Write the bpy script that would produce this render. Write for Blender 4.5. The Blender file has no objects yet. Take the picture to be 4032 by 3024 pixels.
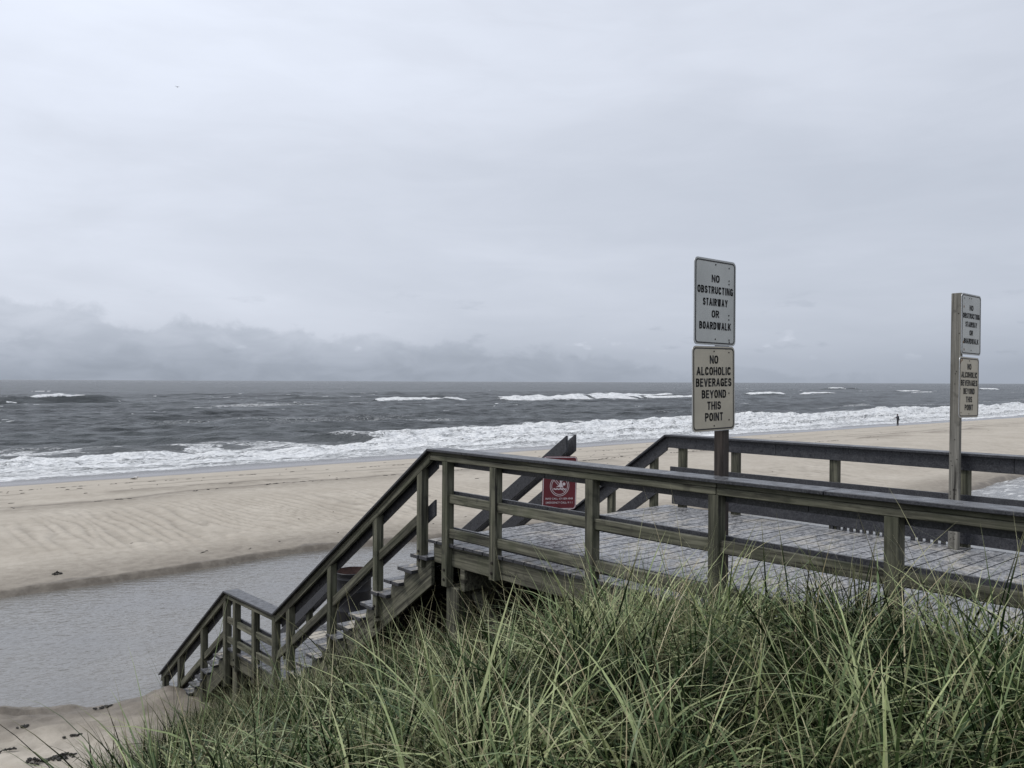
import bpy, bmesh, math, random
import numpy as np
from math import radians, sin, cos, pi
from mathutils import Vector, Matrix
random.seed(7); RNG = np.random.default_rng(11)
S = bpy.context.scene
COL = S.collection

# ------------------------------------------------------------------ camera
# world frame: +Y runs seaward along the boardwalk, +X runs along the shore, z=0 is the deck
CZ = 1.6
cam_d = bpy.data.cameras.new('camera')
cam_d.sensor_width = 36.0; cam_d.lens = 36.0*3350/4032
cam_d.clip_start = 0.05; cam_d.clip_end = 200000
cam = bpy.data.objects.new('camera', cam_d); COL.objects.link(cam)
cam.matrix_world = (Matrix.Translation((0, 0, CZ)) @ Matrix.Rotation(radians(-41.1), 4, 'Z')
                    @ Matrix.Rotation(pi/2 - 9.5/3350, 4, 'X') @ Matrix.Rotation(0.0042, 4, 'Z'))
S.camera = cam

# ------------------------------------------------------------------ node helpers
class NT:
    def __init__(s, tree): s.t = tree; s.n = tree.nodes; s.l = tree.links
    def new(s, typ, **kw):
        n = s.n.new(typ)
        for k, v in kw.items(): setattr(n, k, v)
        return n
    def put(s, sock, v):
        if isinstance(v, bpy.types.NodeSocket): s.l.new(v, sock)
        elif v is not None: sock.default_value = v
    def m(s, op, a, b=None, c=None, clamp=False):
        n = s.new('ShaderNodeMath', operation=op, use_clamp=clamp)
        s.put(n.inputs[0], a)
        if b is not None: s.put(n.inputs[1], b)
        if c is not None: s.put(n.inputs[2], c)
        return n.outputs[0]
    def rng(s, v, a, b, c=0.0, d=1.0, smooth=True):
        n = s.new('ShaderNodeMapRange', interpolation_type='SMOOTHSTEP' if smooth else 'LINEAR')
        s.put(n.inputs[0], v); s.put(n.inputs[1], a); s.put(n.inputs[2], b); s.put(n.inputs[3], c); s.put(n.inputs[4], d)
        return n.outputs[0]
    def mix(s, f, a, b, blend='MIX'):
        n = s.new('ShaderNodeMix', data_type='RGBA', blend_type=blend)
        s.put(n.inputs[0], f); s.put(n.inputs[6], a); s.put(n.inputs[7], b)
        return n.outputs[2]
    def noise(s, vec, scale, detail=4.0, rough=0.55, dist=0.0):
        n = s.new('ShaderNodeTexNoise')
        s.put(n.inputs['Vector'], vec); s.put(n.inputs['Scale'], scale); s.put(n.inputs['Detail'], detail)
        s.put(n.inputs['Roughness'], rough); s.put(n.inputs['Distortion'], dist)
        return n.outputs[0]
    def ramp(s, f, stops):
        n = s.new('ShaderNodeValToRGB'); cr = n.color_ramp
        while len(cr.elements) < len(stops): cr.elements.new(0.5)
        for e, (p, c) in zip(cr.elements, stops):
            e.position = p; e.color = (c[0], c[1], c[2], 1) if not isinstance(c, float) else (c, c, c, 1)
        s.put(n.inputs[0], f); return n.outputs[0]
    def mapping(s, vec, scale=(1, 1, 1), rot=(0, 0, 0), loc=(0, 0, 0)):
        n = s.new('ShaderNodeMapping'); s.put(n.inputs[0], vec)
        n.inputs['Location'].default_value = loc; n.inputs['Rotation'].default_value = rot; n.inputs['Scale'].default_value = scale
        return n.outputs[0]
    def vadd(s, a, b):
        n = s.new('ShaderNodeVectorMath', operation='ADD'); s.put(n.inputs[0], a); s.put(n.inputs[1], b); return n.outputs[0]
    def bump(s, h, strength=0.3, dist=0.01, normal=None):
        n = s.new('ShaderNodeBump'); s.put(n.inputs['Height'], h); s.put(n.inputs['Strength'], strength); s.put(n.inputs['Distance'], dist)
        if normal is not None: s.put(n.inputs['Normal'], normal)
        return n.outputs[0]
    def attr(s, name):
        n = s.new('ShaderNodeAttribute'); n.attribute_name = name; return n.outputs['Fac']

# ------------------------------------------------------------------ sky
W = bpy.data.worlds.new('World'); S.world = W; W.use_nodes = True
w = NT(W.node_tree); w.n.clear()
SUN_AZ, SUN_EL = radians(-55), radians(48)          # sun behind the cloud, out to sea on the left
nish = w.new('ShaderNodeTexSky', sky_type='NISHITA', sun_disc=False)
nish.sun_elevation = SUN_EL; nish.sun_rotation = SUN_AZ
nish.dust_density = 3.0
gen = w.new('ShaderNodeTexCoord').outputs['Generated']
sep = w.new('ShaderNodeSeparateXYZ'); w.l.new(gen, sep.inputs[0])
el = w.m('MULTIPLY', w.m('ARCSINE', sep.outputs[2]), 180/pi)
az = w.m('MULTIPLY', w.m('ARCTAN2', sep.outputs[0], sep.outputs[1]), 180/pi)
base = w.ramp(w.m('DIVIDE', el, 90.0, clamp=True), [(0.0, 0.55), (0.022, 0.60), (0.05, 0.70), (0.09, 0.73), (0.155, 0.745),
                                                  (0.22, 0.82), (0.275, 0.845), (0.45, 0.98), (1.0, 1.12)])
bn = w.m('ADD', 0.0, base)
azf = w.rng(az, 0.0, 85.0, 1.13, 0.80, smooth=False)
big = w.noise(w.mapping(gen, scale=(1.0, 1.0, 3.2)), 2.6, 5.0, 0.5, 0.4)
bigf = w.rng(big, 0.3, 0.7, 0.95, 1.05)
soft = w.noise(w.mapping(gen, scale=(1.0, 1.0, 4.5), rot=(0.1, 0.0, 0.0), loc=(3, 1, 2)), 7.0, 6.0, 0.55, 0.6)
softf = w.rng(soft, 0.3, 0.7, 0.982, 1.018)
lum = w.m('MULTIPLY', w.m('MULTIPLY', bn, azf), w.m('MULTIPLY', bigf, softf))
# low bank of darker cloud, tallest on the left
edge_n = w.noise(w.mapping(gen, scale=(1, 1, 1.6), loc=(7, 3, 0)), 12.0, 8.0, 0.60, 0.3)
edge = w.m('ADD', w.rng(az, 5.0, 66.0, 5.3, 0.3, smooth=False), w.m('MULTIPLY', w.m('SUBTRACT', edge_n, 0.5), 4.6))
bank = w.m('MULTIPLY', w.rng(w.m('SUBTRACT', edge, el), -0.05, 0.6), w.rng(az, 30.0, 72.0, 1.0, 0.28))
inner = w.noise(w.mapping(gen, scale=(1, 1, 2.6), loc=(1, 9, 4)), 15.0, 6.0, 0.55, 0.5)
bankd = w.m('MULTIPLY', bank, w.m('MULTIPLY', w.rng(inner, 0.3, 0.72, 0.20, 0.08), 1.0))
low = w.m('MULTIPLY', w.rng(el, 0.2, 3.4, 0.17, 0.0), w.rng(az, 10.0, 70.0, 1.0, 0.35))
lum = w.m('MULTIPLY', lum, w.m('SUBTRACT', 1.0, w.m('ADD', bankd, low)))
# little bright cumulus scraps in front of the bank and small dark scuds above it
puff = w.rng(w.noise(w.mapping(gen, scale=(1, 1, 2.4), loc=(2, 5, 8)), 24.0, 5.0, 0.5), 0.62, 0.74)
puff = w.m('MULTIPLY', puff, w.m('MULTIPLY', w.rng(el, 1.2, 2.2), w.rng(el, 2.4, 4.0, 1.0, 0.0)))
lum = w.m('MULTIPLY', lum, w.m('ADD', 1.0, w.m('MULTIPLY', puff, 0.16)))
scud = w.rng(w.noise(w.mapping(gen, scale=(1, 1, 3.4), loc=(4, 2, 6)), 17.0, 5.0, 0.55), 0.60, 0.74)
scud = w.m('MULTIPLY', scud, w.m('MULTIPLY', w.rng(el, 0.8, 2.0), w.rng(el, 3.5, 7.5, 1.0, 0.0)))
lum = w.m('MULTIPLY', lum, w.m('SUBTRACT', 1.0, w.m('MULTIPLY', scud, 0.10)))
tint = w.mix(w.rng(lum, 0.3, 0.8), (0.872, 0.978, 1.160, 1), (0.925, 0.985, 1.115, 1))
comb = w.new('ShaderNodeCombineXYZ')
for i in range(3): w.l.new(lum, comb.inputs[i])
cloud = w.mix(1.0, comb.outputs[0], tint, 'MULTIPLY')
cloud10 = w.mix(1.0, cloud, (10, 10, 10, 1), 'MULTIPLY')
cloud10.node.clamp_result = False
skyc = w.mix(0.96, nish.outputs[0], cloud10)
bg = w.new('ShaderNodeBackground'); bg.inputs['Strength'].default_value = 0.1
w.l.new(skyc, bg.inputs[0])
w.l.new(bg.outputs[0], w.new('ShaderNodeOutputWorld').inputs[0])

sun_d = bpy.data.lights.new('sun', 'SUN'); sun_d.energy = 1.35; sun_d.angle = radians(12); sun_d.color = (1.0, 0.96, 0.9)
sun = bpy.data.objects.new('sun', sun_d); COL.objects.link(sun)
sd = Vector((sin(SUN_AZ)*cos(SUN_EL), cos(SUN_AZ)*cos(SUN_EL), sin(SUN_EL)))
sun.rotation_euler = sd.to_track_quat('Z', 'Y').to_euler(); sun.location = (0, 0, 30)
S.view_settings.view_transform = 'Standard'; S.view_settings.look = 'None'
S.view_settings.exposure = 0.0; S.view_settings.gamma = 1.0
S.render.engine = 'CYCLES'
S.cycles.max_bounces = 6; S.cycles.diffuse_bounces = 3; S.cycles.glossy_bounces = 3; S.cycles.transmission_bounces = 3

# ------------------------------------------------------------------ numpy noise
def _hash(ix, iy, seed):
    h = (ix.astype(np.int64)*374761393 + iy.astype(np.int64)*668265263 + seed*1442695041) & 0xFFFFFFFF
    h = ((h ^ (h >> 13))*1274126177) & 0xFFFFFFFF
    h = h ^ (h >> 16)
    return (h & 0xFFFFFF)/float(0xFFFFFF)
def vnoise(x, y, seed=0):
    x = np.asarray(x, float); y = np.asarray(y, float)
    x, y = np.broadcast_arrays(x, y)
    ix = np.floor(x); iy = np.floor(y); fx = x-ix; fy = y-iy
    fx = fx*fx*fx*(fx*(fx*6-15)+10); fy = fy*fy*fy*(fy*(fy*6-15)+10)
    a = _hash(ix, iy, seed); b = _hash(ix+1, iy, seed); c = _hash(ix, iy+1, seed); d = _hash(ix+1, iy+1, seed)
    return (a*(1-fx)+b*fx)*(1-fy)+(c*(1-fx)+d*fx)*fy
def fbm(x, y, seed=0, oct=4, gain=0.5):
    t = 0.0; amp = 1.0; tot = 0.0; ca, sa = cos(0.6), sin(0.6)
    x = np.asarray(x, float); y = np.asarray(y, float)
    for o in range(oct):
        t = t + amp*vnoise(x, y, seed+o*17); tot += amp; amp *= gain
        x, y = (x*ca-y*sa)*2.03+5.1, (x*sa+y*ca)*2.03+1.7
    return t/tot
def sstep(a, b, x):
    t = np.clip((x-a)/(b-a), 0, 1); return t*t*(3-2*t)

# ------------------------------------------------------------------ object helpers
def link_mesh(name, me, parent=None, mat=None):
    o = bpy.data.objects.new(name, me); COL.objects.link(o)
    if mat is not None: me.materials.append(mat)
    if parent is not None:
        o.parent = parent; o.location = -parent.location
    return o
def thing(name, loc, label, cat, group=None):
    e = bpy.data.objects.new(name, None); e.location = loc; e.empty_display_size = 0.2; COL.objects.link(e)
    e['label'] = label; e['category'] = cat
    if group: e['group'] = group
    return e
def tag(o, label=None, cat=None, group=None, kind=None):
    if label: o['label'] = label
    if cat: o['category'] = cat
    if group: o['group'] = group
    if kind: o['kind'] = kind
    return o
class MB:
    """collects bevelled solids, builds ONE mesh"""
    def __init__(s): s.bm = bmesh.new()
    def hull8(s, pts, bev=0.004):
        """pts: 8 corners, 0-3 bottom loop, 4-7 top loop"""
        vs = [s.bm.verts.new(p) for p in pts]
        idx = [(3, 2, 1, 0), (4, 5, 6, 7), (0, 1, 5, 4), (1, 2, 6, 5), (2, 3, 7, 6), (3, 0, 4, 7)]
        fs = [s.bm.faces.new([vs[i] for i in f]) for f in idx]
        bmesh.ops.recalc_face_normals(s.bm, faces=fs)
        if bev:
            es = list({e for f in fs for e in f.edges})
            bmesh.ops.bevel(s.bm, geom=es, offset=bev, segments=1, affect='EDGES', profile=0.5)
        return s
    def box(s, x0, x1, y0, y1, z0, z1, bev=0.004, mtx=None):
        p = [(x0, y0, z0), (x1, y0, z0), (x1, y1, z0), (x0, y1, z0), (x0, y0, z1), (x1, y0, z1), (x1, y1, z1), (x0, y1, z1)]
        if mtx is not None: p = [tuple(mtx @ Vector(q)) for q in p]
        return s.hull8(p, bev)
    def slope(s, y0, z0, y1, z1, th, x0, x1, bev=0.004):
        """board in the YZ plane whose top edge runs (y0,z0)-(y1,z1); vertical end cuts, vertical thickness th"""
        p = [(x0, y0, z0-th), (x1, y0, z0-th), (x1, y1, z1-th), (x0, y1, z1-th), (x0, y0, z0), (x1, y0, z0), (x1, y1, z1), (x0, y1, z1)]
        return s.hull8(p, bev)
    def prism(s, poly, x0, x1):
        """poly: (y,z) outline extruded along X"""
        a = [s.bm.verts.new((x0, y, z)) for y, z in poly]; b = [s.bm.verts.new((x1, y, z)) for y, z in poly]
        fs = [s.bm.faces.new(a), s.bm.faces.new(b[::-1])]
        n = len(poly)
        for i in range(n): fs.append(s.bm.faces.new([a[i], b[i], b[(i+1) % n], a[(i+1) % n]]))
        bmesh.ops.recalc_face_normals(s.bm, faces=fs)
        bmesh.ops.triangulate(s.bm, faces=fs[:2])
        return s
    def lathe(s, prof, cx, cy, n=40, close=False):
        rings = []
        for r, z in prof:
            rings.append([s.bm.verts.new((cx+r*cos(2*pi*i/n), cy+r*sin(2*pi*i/n), z)) for i in range(n)])
        for a, b in zip(rings, rings[1:]):
            for i in range(n): s.bm.faces.new([a[i], a[(i+1) % n], b[(i+1) % n], b[i]])
        if close:
            s.bm.faces.new(rings[0][::-1]); s.bm.faces.new(rings[-1])
        return s
    def tube(s, pts, rad, n=8):
        pts = [Vector(p) for p in pts]; rings = []
        for i, p in enumerate(pts):
            d = (pts[min(i+1, len(pts)-1)]-pts[max(i-1, 0)]).normalized()
            u = d.cross(Vector((0.31, 0.2, 0.93))).normalized(); v = d.cross(u)
            r = rad[i] if isinstance(rad, (list, tuple)) else rad
            rings.append([s.bm.verts.new(p+r*(cos(2*pi*k/n)*u+sin(2*pi*k/n)*v)) for k in range(n)])
        for a, b in zip(rings, rings[1:]):
            for i in range(n): s.bm.faces.new([a[i], a[(i+1) % n], b[(i+1) % n], b[i]])
        s.bm.faces.new(rings[0][::-1]); s.bm.faces.new(rings[-1])
        return s
    def build(s, name, mat, parent=None, smooth=False):
        me = bpy.data.meshes.new(name); s.bm.normal_update(); s.bm.to_mesh(me); s.bm.free()
        if smooth:
            for p in me.polygons: p.use_smooth = True
        return link_mesh(name, me, parent, mat)

def grid_mesh(name, X, Y, Z, mat, smooth=True, attrs=None):
    ny, nx = X.shape
    me = bpy.data.meshes.new(name)
    co = np.stack([X, Y, Z], -1).reshape(-1, 3).astype(np.float32)
    me.vertices.add(len(co)); me.vertices.foreach_set('co', co.ravel())
    i = np.arange((ny-1)*(nx-1)); r = i//(nx-1); c = i % (nx-1); a = r*nx+c
    q = np.stack([a, a+1, a+nx+1, a+nx], -1).astype(np.int32)
    me.loops.add(q.size); me.loops.foreach_set('vertex_index', q.ravel())
    me.polygons.add(len(q)); me.polygons.foreach_set('loop_start', np.arange(0, q.size, 4, dtype=np.int32))
    me.polygons.foreach_set('loop_total', np.full(len(q), 4, np.int32))
    me.polygons.foreach_set('use_smooth', np.full(len(q), smooth, bool))
    for k, v in (attrs or {}).items():
        at = me.attributes.new(k, 'FLOAT', 'POINT'); at.data.foreach_set('value', v.reshape(-1).astype(np.float32))
    me.update(); me.validate()
    return link_mesh(name, me, None, mat)

# ------------------------------------------------------------------ materials
def material(name):
    m = bpy.data.materials.new(name); m.use_nodes = True
    t = NT(m.node_tree); b = t.n['Principled BSDF']
    return m, t, b
def coords(t):
    oc = t.new('ShaderNodeTexCoord').outputs['Object']
    r = t.new('ShaderNodeObjectInfo').outputs['Random']
    cx = t.new('ShaderNodeCombineXYZ')
    t.l.new(t.m('MULTIPLY', r, 37.0), cx.inputs[0]); t.l.new(t.m('MULTIPLY', r, 91.0), cx.inputs[1]); t.l.new(t.m('MULTIPLY', r, 17.0), cx.inputs[2])
    return oc, t.vadd(oc, cx.outputs[0]), r
def wood(name, axis, dark, light, rough=0.72, green=0.5):
    m, t, b = material(name); oc, v, r = coords(t)
    if axis == 'S': v = t.mapping(v, rot=(radians(34.6), 0, 0)); axis = 'Y'
    sc = {'Y': (14, 0.7, 14), 'Z': (14, 14, 0.7), 'X': (0.7, 14, 14)}[axis]
    sc2 = {'Y': (60, 2.2, 60), 'Z': (60, 60, 2.2), 'X': (2.2, 60, 60)}[axis]
    n1 = t.noise(t.mapping(v, scale=sc), 1.0, 5.0, 0.6, 1.6)
    n2 = t.noise(t.mapping(v, scale=sc2), 1.0, 3.0, 0.6, 0.5)
    n3 = t.noise(v, 2.2, 5.0, 0.6, 0.5)
    g = t.m('ADD', t.m('MULTIPLY', n1, 0.6), t.m('MULTIPLY', n2, 0.4))
    mid = tuple((a+c)/2 for a, c in zip(dark, light))
    c = t.ramp(g, [(0.38, dark), (0.5, mid), (0.61, light)])
    c = t.mix(t.m('MULTIPLY', t.rng(n3, 0.42, 0.68), green), c, (0.046, 0.053, 0.030, 1))
    c = t.mix(t.m('MULTIPLY', t.rng(t.noise(v, 9.0, 3.0), 0.55, 0.75), 0.55), c, (0.022, 0.021, 0.017, 1))
    # knots
    vo = t.new('ShaderNodeTexVoronoi'); t.put(vo.inputs['Vector'], t.mapping(v, scale={'Y': (9, 2.2, 9), 'Z': (9, 9, 2.2), 'X': (2.2, 9, 9)}[axis])); vo.inputs['Scale'].default_value = 0.55
    c = t.mix(t.rng(vo.outputs['Distance'], 0.05, 0.12, 0.75, 0.0), c, (0.018, 0.014, 0.010, 1))
    ck = t.noise(t.mapping(v, scale={'Y': (38, 0.9, 38), 'Z': (38, 38, 0.9), 'X': (0.9, 38, 38)}[axis]), 1.0, 2.0, 0.5, 0.2)
    c = t.mix(t.rng(ck, 0.655, 0.70, 0.0, 0.85), c, (0.010, 0.009, 0.007, 1))
    hv = t.new('ShaderNodeHueSaturation'); t.put(hv.inputs['Color'], c); t.put(hv.inputs['Value'], t.rng(r, 0.0, 1.0, 0.78, 1.2, smooth=False))
    t.l.new(hv.outputs[0], b.inputs['Base Color'])
    t.l.new(t.rng(n3, 0.3, 0.7, rough-0.14, rough+0.12), b.inputs['Roughness'])
    b.inputs['Specular IOR Level'].default_value = 0.3
    t.l.new(t.bump(g, 0.55, 0.006), b.inputs['Normal'])
    return m
WOOD_Y = wood('weathered_wood_boards', 'Y', (0.019, 0.018, 0.013), (0.155, 0.150, 0.110))
WOOD_S = wood('weathered_wood_sloped', 'S', (0.019, 0.018, 0.013), (0.155, 0.150, 0.110))
WOOD_Z = wood('weathered_wood_posts', 'Z', (0.018, 0.018, 0.013), (0.160, 0.156, 0.112))
WOOD_PALE = wood('bleached_wood_post', 'Z', (0.085, 0.081, 0.070), (0.215, 0.205, 0.178), 0.8, 0.10)
WOOD_DARK = wood('dark_wood', 'X', (0.012, 0.011, 0.009), (0.045, 0.042, 0.034), 0.8, 0.2)  # plain dark timber for the added light-blocking planks and risers
WOOD_BROWN = wood('brown_wood_post', 'Z', (0.018, 0.014, 0.012), (0.060, 0.048, 0.041), 0.7, 0.05)

def composite(name, sand=0.0, top=1.0, plank=0.0):
    m, t, b = material(name); oc, v, r = coords(t)
    sp = t.noise(v, 70.0, 2.0, 0.7)
    md = t.noise(v, 13.0, 4.0, 0.65)
    lo = t.noise(v, 1.3, 3.0, 0.5)
    c = t.ramp(sp, [(0.36, (0.026, 0.027, 0.031)), (0.52, (0.042, 0.043, 0.048)), (0.68, (0.066, 0.067, 0.072))])
    c = t.mix(t.m('MULTIPLY', t.rng(md, 0.5, 0.75), 0.30), c, (0.085, 0.086, 0.092, 1))
    c = t.mix(t.m('MULTIPLY', t.rng(t.noise(v, 24.0, 3.0), 0.60, 0.72), 0.75), c, (0.016, 0.016, 0.019, 1))
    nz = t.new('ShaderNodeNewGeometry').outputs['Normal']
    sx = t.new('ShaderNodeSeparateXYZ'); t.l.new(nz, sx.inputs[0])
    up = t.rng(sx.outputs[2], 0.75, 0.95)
    c = t.mix(t.m('MULTIPLY', up, 0.62*top), c, t.mix(t.rng(t.noise(v, 26.0, 4.0, 0.75), 0.42, 0.56), (0.12, 0.12, 0.124, 1), (0.50, 0.495, 0.49, 1)))  # speckled upper faces, paled in colour to imitate wet sky sheen
    if plank:
        oy = t.new('ShaderNodeSeparateXYZ'); t.l.new(oc, oy.inputs[0])
        wn = t.new('ShaderNodeTexWhiteNoise', noise_dimensions='1D'); t.put(wn.inputs['W'], t.m('FLOOR', t.m('DIVIDE', oy.outputs[1], plank)))
        hv = t.new('ShaderNodeHueSaturation'); t.put(hv.inputs['Color'], c); t.put(hv.inputs['Value'], t.rng(wn.outputs[0], 0.0, 1.0, 0.92, 1.07, smooth=False)); c = hv.outputs[0]
    rg = t.rng(md, 0.35, 0.65, 0.26, 0.55)
    if sand:
        sm = t.m('MULTIPLY', t.rng(t.noise(t.mapping(oc, scale=(0.8, 1.3, 1)), 2.3, 5.0, 0.65, 0.4), 0.52, 0.60), up)
        c = t.mix(t.m('MULTIPLY', sm, sand), c, (0.46, 0.42, 0.35, 1)); rg = t.mix(sm, rg, (0.9, 0.9, 0.9, 1))
    t.l.new(c, b.inputs['Base Color']); t.l.new(rg, b.inputs['Roughness'])
    b.inputs['Specular IOR Level'].default_value = 0.30
    t.l.new(t.bump(t.m('ADD', sp, md), 0.25, 0.003), b.inputs['Normal'])
    return m
COMP = composite('grey_composite_board', 0.0, 0.25)
COMP_DECK = composite('grey_composite_deck', 0.35, 1.0, 0.145)
COMP_TREAD = composite('grey_composite_tread', 0.9, 0.5)

def plain(name, col, rough=0.6, metal=0.0, vary=0.25, scale=6.0, spec=0.5):
    m, t, b = material(name); oc, v, r = coords(t)
    n = t.noise(v, scale, 5.0, 0.6)
    d = tuple(x*(1-vary) for x in col); l = tuple(min(1, x*(1+vary)) for x in col)
    t.l.new(t.ramp(n, [(0.3, d), (0.7, l)]), b.inputs['Base Color'])
    b.inputs['Roughness'].default_value = rough; b.inputs['Metallic'].default_value = metal
    b.inputs['Specular IOR Level'].default_value = spec
    return m
BOLT = plain('rusty_bolt', (0.018, 0.014, 0.012), 0.6, 0.3)
BLACK = plain('black_sign_ink', (0.012, 0.012, 0.013), 0.5, vary=0.1)
SIGN_WHITE = plain('weathered_white_sign', (0.42, 0.43, 0.41), 0.45, vary=0.10, scale=5.0)
SIGN_TAN = plain('weathered_tan_sign', (0.41, 0.372, 0.290), 0.45, vary=0.10, scale=5.0)
ALU = plain('aluminium_sign_edge', (0.45, 0.46, 0.47), 0.4, 0.6, 0.1)
RED = plain('dark_red_sign', (0.115, 0.008, 0.014), 0.4, vary=0.15)
PINK = plain('white_sign_ink', (0.62, 0.55, 0.55), 0.5, vary=0.08)
DRUM = plain('black_drum_paint', (0.008, 0.008, 0.010), 0.42, 0.0, 0.4, 9.0)
RUST = plain('rusty_steel', (0.055, 0.027, 0.020), 0.8, 0.0, 0.55, 14.0)
RUSTSPOT = plain('rust_stain', (0.16, 0.07, 0.02), 0.8, 0.0, 0.3)
WEED = plain('dark_seaweed', (0.020, 0.017, 0.012), 0.6, 0.0, 0.5, 20.0)

# ------------------------------------------------------------------ ground: dune, beach and the trough of the tidal pool
POOL_Z = -3.55; SEA_Z = -5.0
def pool_near(X): return np.interp(X, [-40, 0, 2.8, 3.7, 5.1, 9, 20, 40, 60], [17.5, 16.3, 15.55, 14.75, 14.1, 14.2, 14.0, 12.6, 12.0]) + 0.35*(vnoise(X*0.9, 0*X, 5)-0.5) + 0.12*(vnoise(X*3.1, 0*X, 6)-0.5)
def pool_far(X): return np.interp(X, [-40, 0, 5, 13, 22, 40, 60], [22.6, 23.0, 23.0, 23.2, 21.5, 16.2, 17.2]) + 0.30*(vnoise(X*0.35, 0*X, 8)-0.5)+0.10*(vnoise(X*1.7, 0*X, 9)-0.5)
ND = [-80, -14.5, -12, -10.5, -9, -7.5, -5.5, -4, -2.5, -1, -0.3, 0, 0.4, 1.5, 4]
NZ = [0.6, 0.0, -0.08, -0.28, -0.72, -1.3, -2.1, -2.62, -3.02, -3.30, -3.47, -3.55, -3.62, -3.75, -3.9]
FD = [-4, -0.6, -0.1, 0.0, 0.10, 0.8, 3, 9, 17, 27, 37, 41, 60, 90]
FZ = [-3.9, -3.66, -3.58, -3.55, -3.39, -3.355, -3.30, -3.02, -3.2, -4.05, -4.98, -5.35, -7.0, -9]
_FR = np.random.default_rng(77); FP = []
for (xa, ya, xb, yb_) in ((6.5, 26.2, 32, 26.8), (9.5, 24.6, 20, 30.5), (2.3, 12.6, 4.2, 13.6), (2.0, 13.9, 3.2, 12.0), (12, 35, 40, 33), (1.8, 13.0, 3.6, 14.3)):
    L_ = math.hypot(xb-xa, yb_-ya); n_ = int(L_/0.62)
    for k in range(n_):
        f = (k+_FR.uniform(-.15, .15))/n_; sd_ = 0.13*(1 if k % 2 else -1)
        FP.append((xa+(xb-xa)*f-(yb_-ya)/L_*sd_+_FR.normal(0, .04), ya+(yb_-ya)*f+(xb-xa)/L_*sd_+0.5*sin(f*7+xa)))
def footprints(X, Y):
    o = np.zeros(np.broadcast(X, Y).shape)
    if o.ndim == 2 and o.size > 1000:
        for fx, fy in FP:
            ix = np.searchsorted(gx, [fx-.5, fx+.5]); iy = np.searchsorted(gy, [fy-.5, fy+.5])
            sl = (slice(iy[0], iy[1]), slice(ix[0], ix[1]))
            o[sl] += np.exp(-((X[sl]-fx)/.11)**2-((Y[sl]-fy)/.11)**2)
    return o
def ground(X, Y):
    X = np.asarray(X, float); Y = np.asarray(Y, float)
    yn = pool_near(X); yf = pool_far(X)
    near = np.interp(Y-yn, ND, NZ)
    u = np.where(Y > yf, (Y-yf)/(60.3-yf)*37.3, Y-yf)
    far = np.interp(u, FD, FZ)
    z = np.where(Y < 0.5*(yn+yf), near, far)
    # hollow under the boardwalk, lower dune on its far side
    z = z - 1.0*sstep(5.0, 5.8, X)*(1-sstep(8.6, 10.5, X))*sstep(1.0, 3.5, Y)*(1-sstep(8.5, 12.0, Y))
    z = z - 1.3*sstep(9.0, 11.0, X)*sstep(-3.0, 2.0, Y)*(1-sstep(6.0, 11.0, Y))
    dune = 1-sstep(11.0, 14.0, Y)
    z = z + dune*0.28*(fbm(X*0.7, Y*0.7, 3, 3)-0.5)
    # the dune falls away to the left of the camera
    azd_ = np.degrees(np.arctan2(X, np.maximum(Y, 0.05))); dd = np.hypot(X, Y)
    fl = np.interp(azd_, [0, 9, 14, 19, 24, 32, 39, 45, 51, 57, 63, 75], [.50, .474, .44, .392, .350, .294, .262, .243, .214, .199, .196, .20])
    lim_ = CZ-fl*dd*np.cos(np.radians(azd_-41.1))-np.interp(azd_, [9, 13, 17, 24, 34, 41, 46, 51, 56, 60, 64, 68, 74], [.10, .30, .80, .90, .92, .80, .70, .68, .58, .30, .28, .58, .66])
    lim_ = np.maximum(lim_, -3.02-0.02*dd)
    lim_ = np.where((Y > 0.2) & (X > -6), lim_, 9.0)
    z = np.where(Y < 14.5, -np.logaddexp(-z*9, -lim_*9)/9, z)
    # little mound of sand at the foot of the stairs, small scarps on the lower slope
    z = z + 0.20*np.exp(-((X-4.75)/0.45)**2-((Y-13.75)/0.45)**2)
    foot = sstep(10.5, 12.5, Y)*(1-sstep(14.5, 16.5, Y))
    z = z + foot*0.22*(fbm(X*1.3, Y*1.9, 31, 4)-0.5) + foot*0.07*(fbm(X*5, Y*5, 37, 3)-0.5)
    # drainage rills running down the beach into the pool
    v = np.clip((Y-yf)/(12.0), 0, 1); env = np.where(Y > yf, np.sin(np.clip((Y-yf-0.5)/11.0, 0, 1)*pi), 0)
    ph = X*1.0 + 0.16*(Y-yf) + 3.4*fbm(X*0.33, Y*0.09, 41, 4)
    saw = (ph*2.3) % 1.0
    rill = np.where(saw < 0.72, saw/0.72, (1-saw)/0.28)
    amp = 0.055*sstep(0.30, 0.58, fbm(X*0.22, Y*0.10, 43, 3))
    far_fade = 1-sstep(40, 90, X)
    z = z + env*amp*far_fade*(rill-0.5)
    z = z - 0.035*footprints(X, Y)
    z = z + np.where(Y > yf, 0.07*(fbm(X*0.18, Y*0.3, 47, 4)-0.5), 0)
    return z
def _sp(*seg):
    return np.unique(np.concatenate([np.arange(a, b, s) for a, b, s in seg]))
gx = np.concatenate([np.linspace(-160, -6, 40), _sp((-5.9, 30, 0.09), (30, 70, 0.3), (70, 130, 0.8)), 130*np.geomspace(1.02, 30, 70)])
gy = np.concatenate([np.linspace(-120, -3, 30), _sp((-2.9, 11, 0.13), (11, 16.2, 0.07), (16.2, 22, 0.25), (22, 24.6, 0.07), (24.6, 36, 0.12), (36, 54, 0.13), (54, 58, 0.4), (58, 64, 0.15), (64, 90, 1.0))])
GX, GY = np.meshgrid(gx, gy)
GZ = ground(GX, GY)
yf_ = pool_far(GX); yn_ = pool_near(GX)
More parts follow.
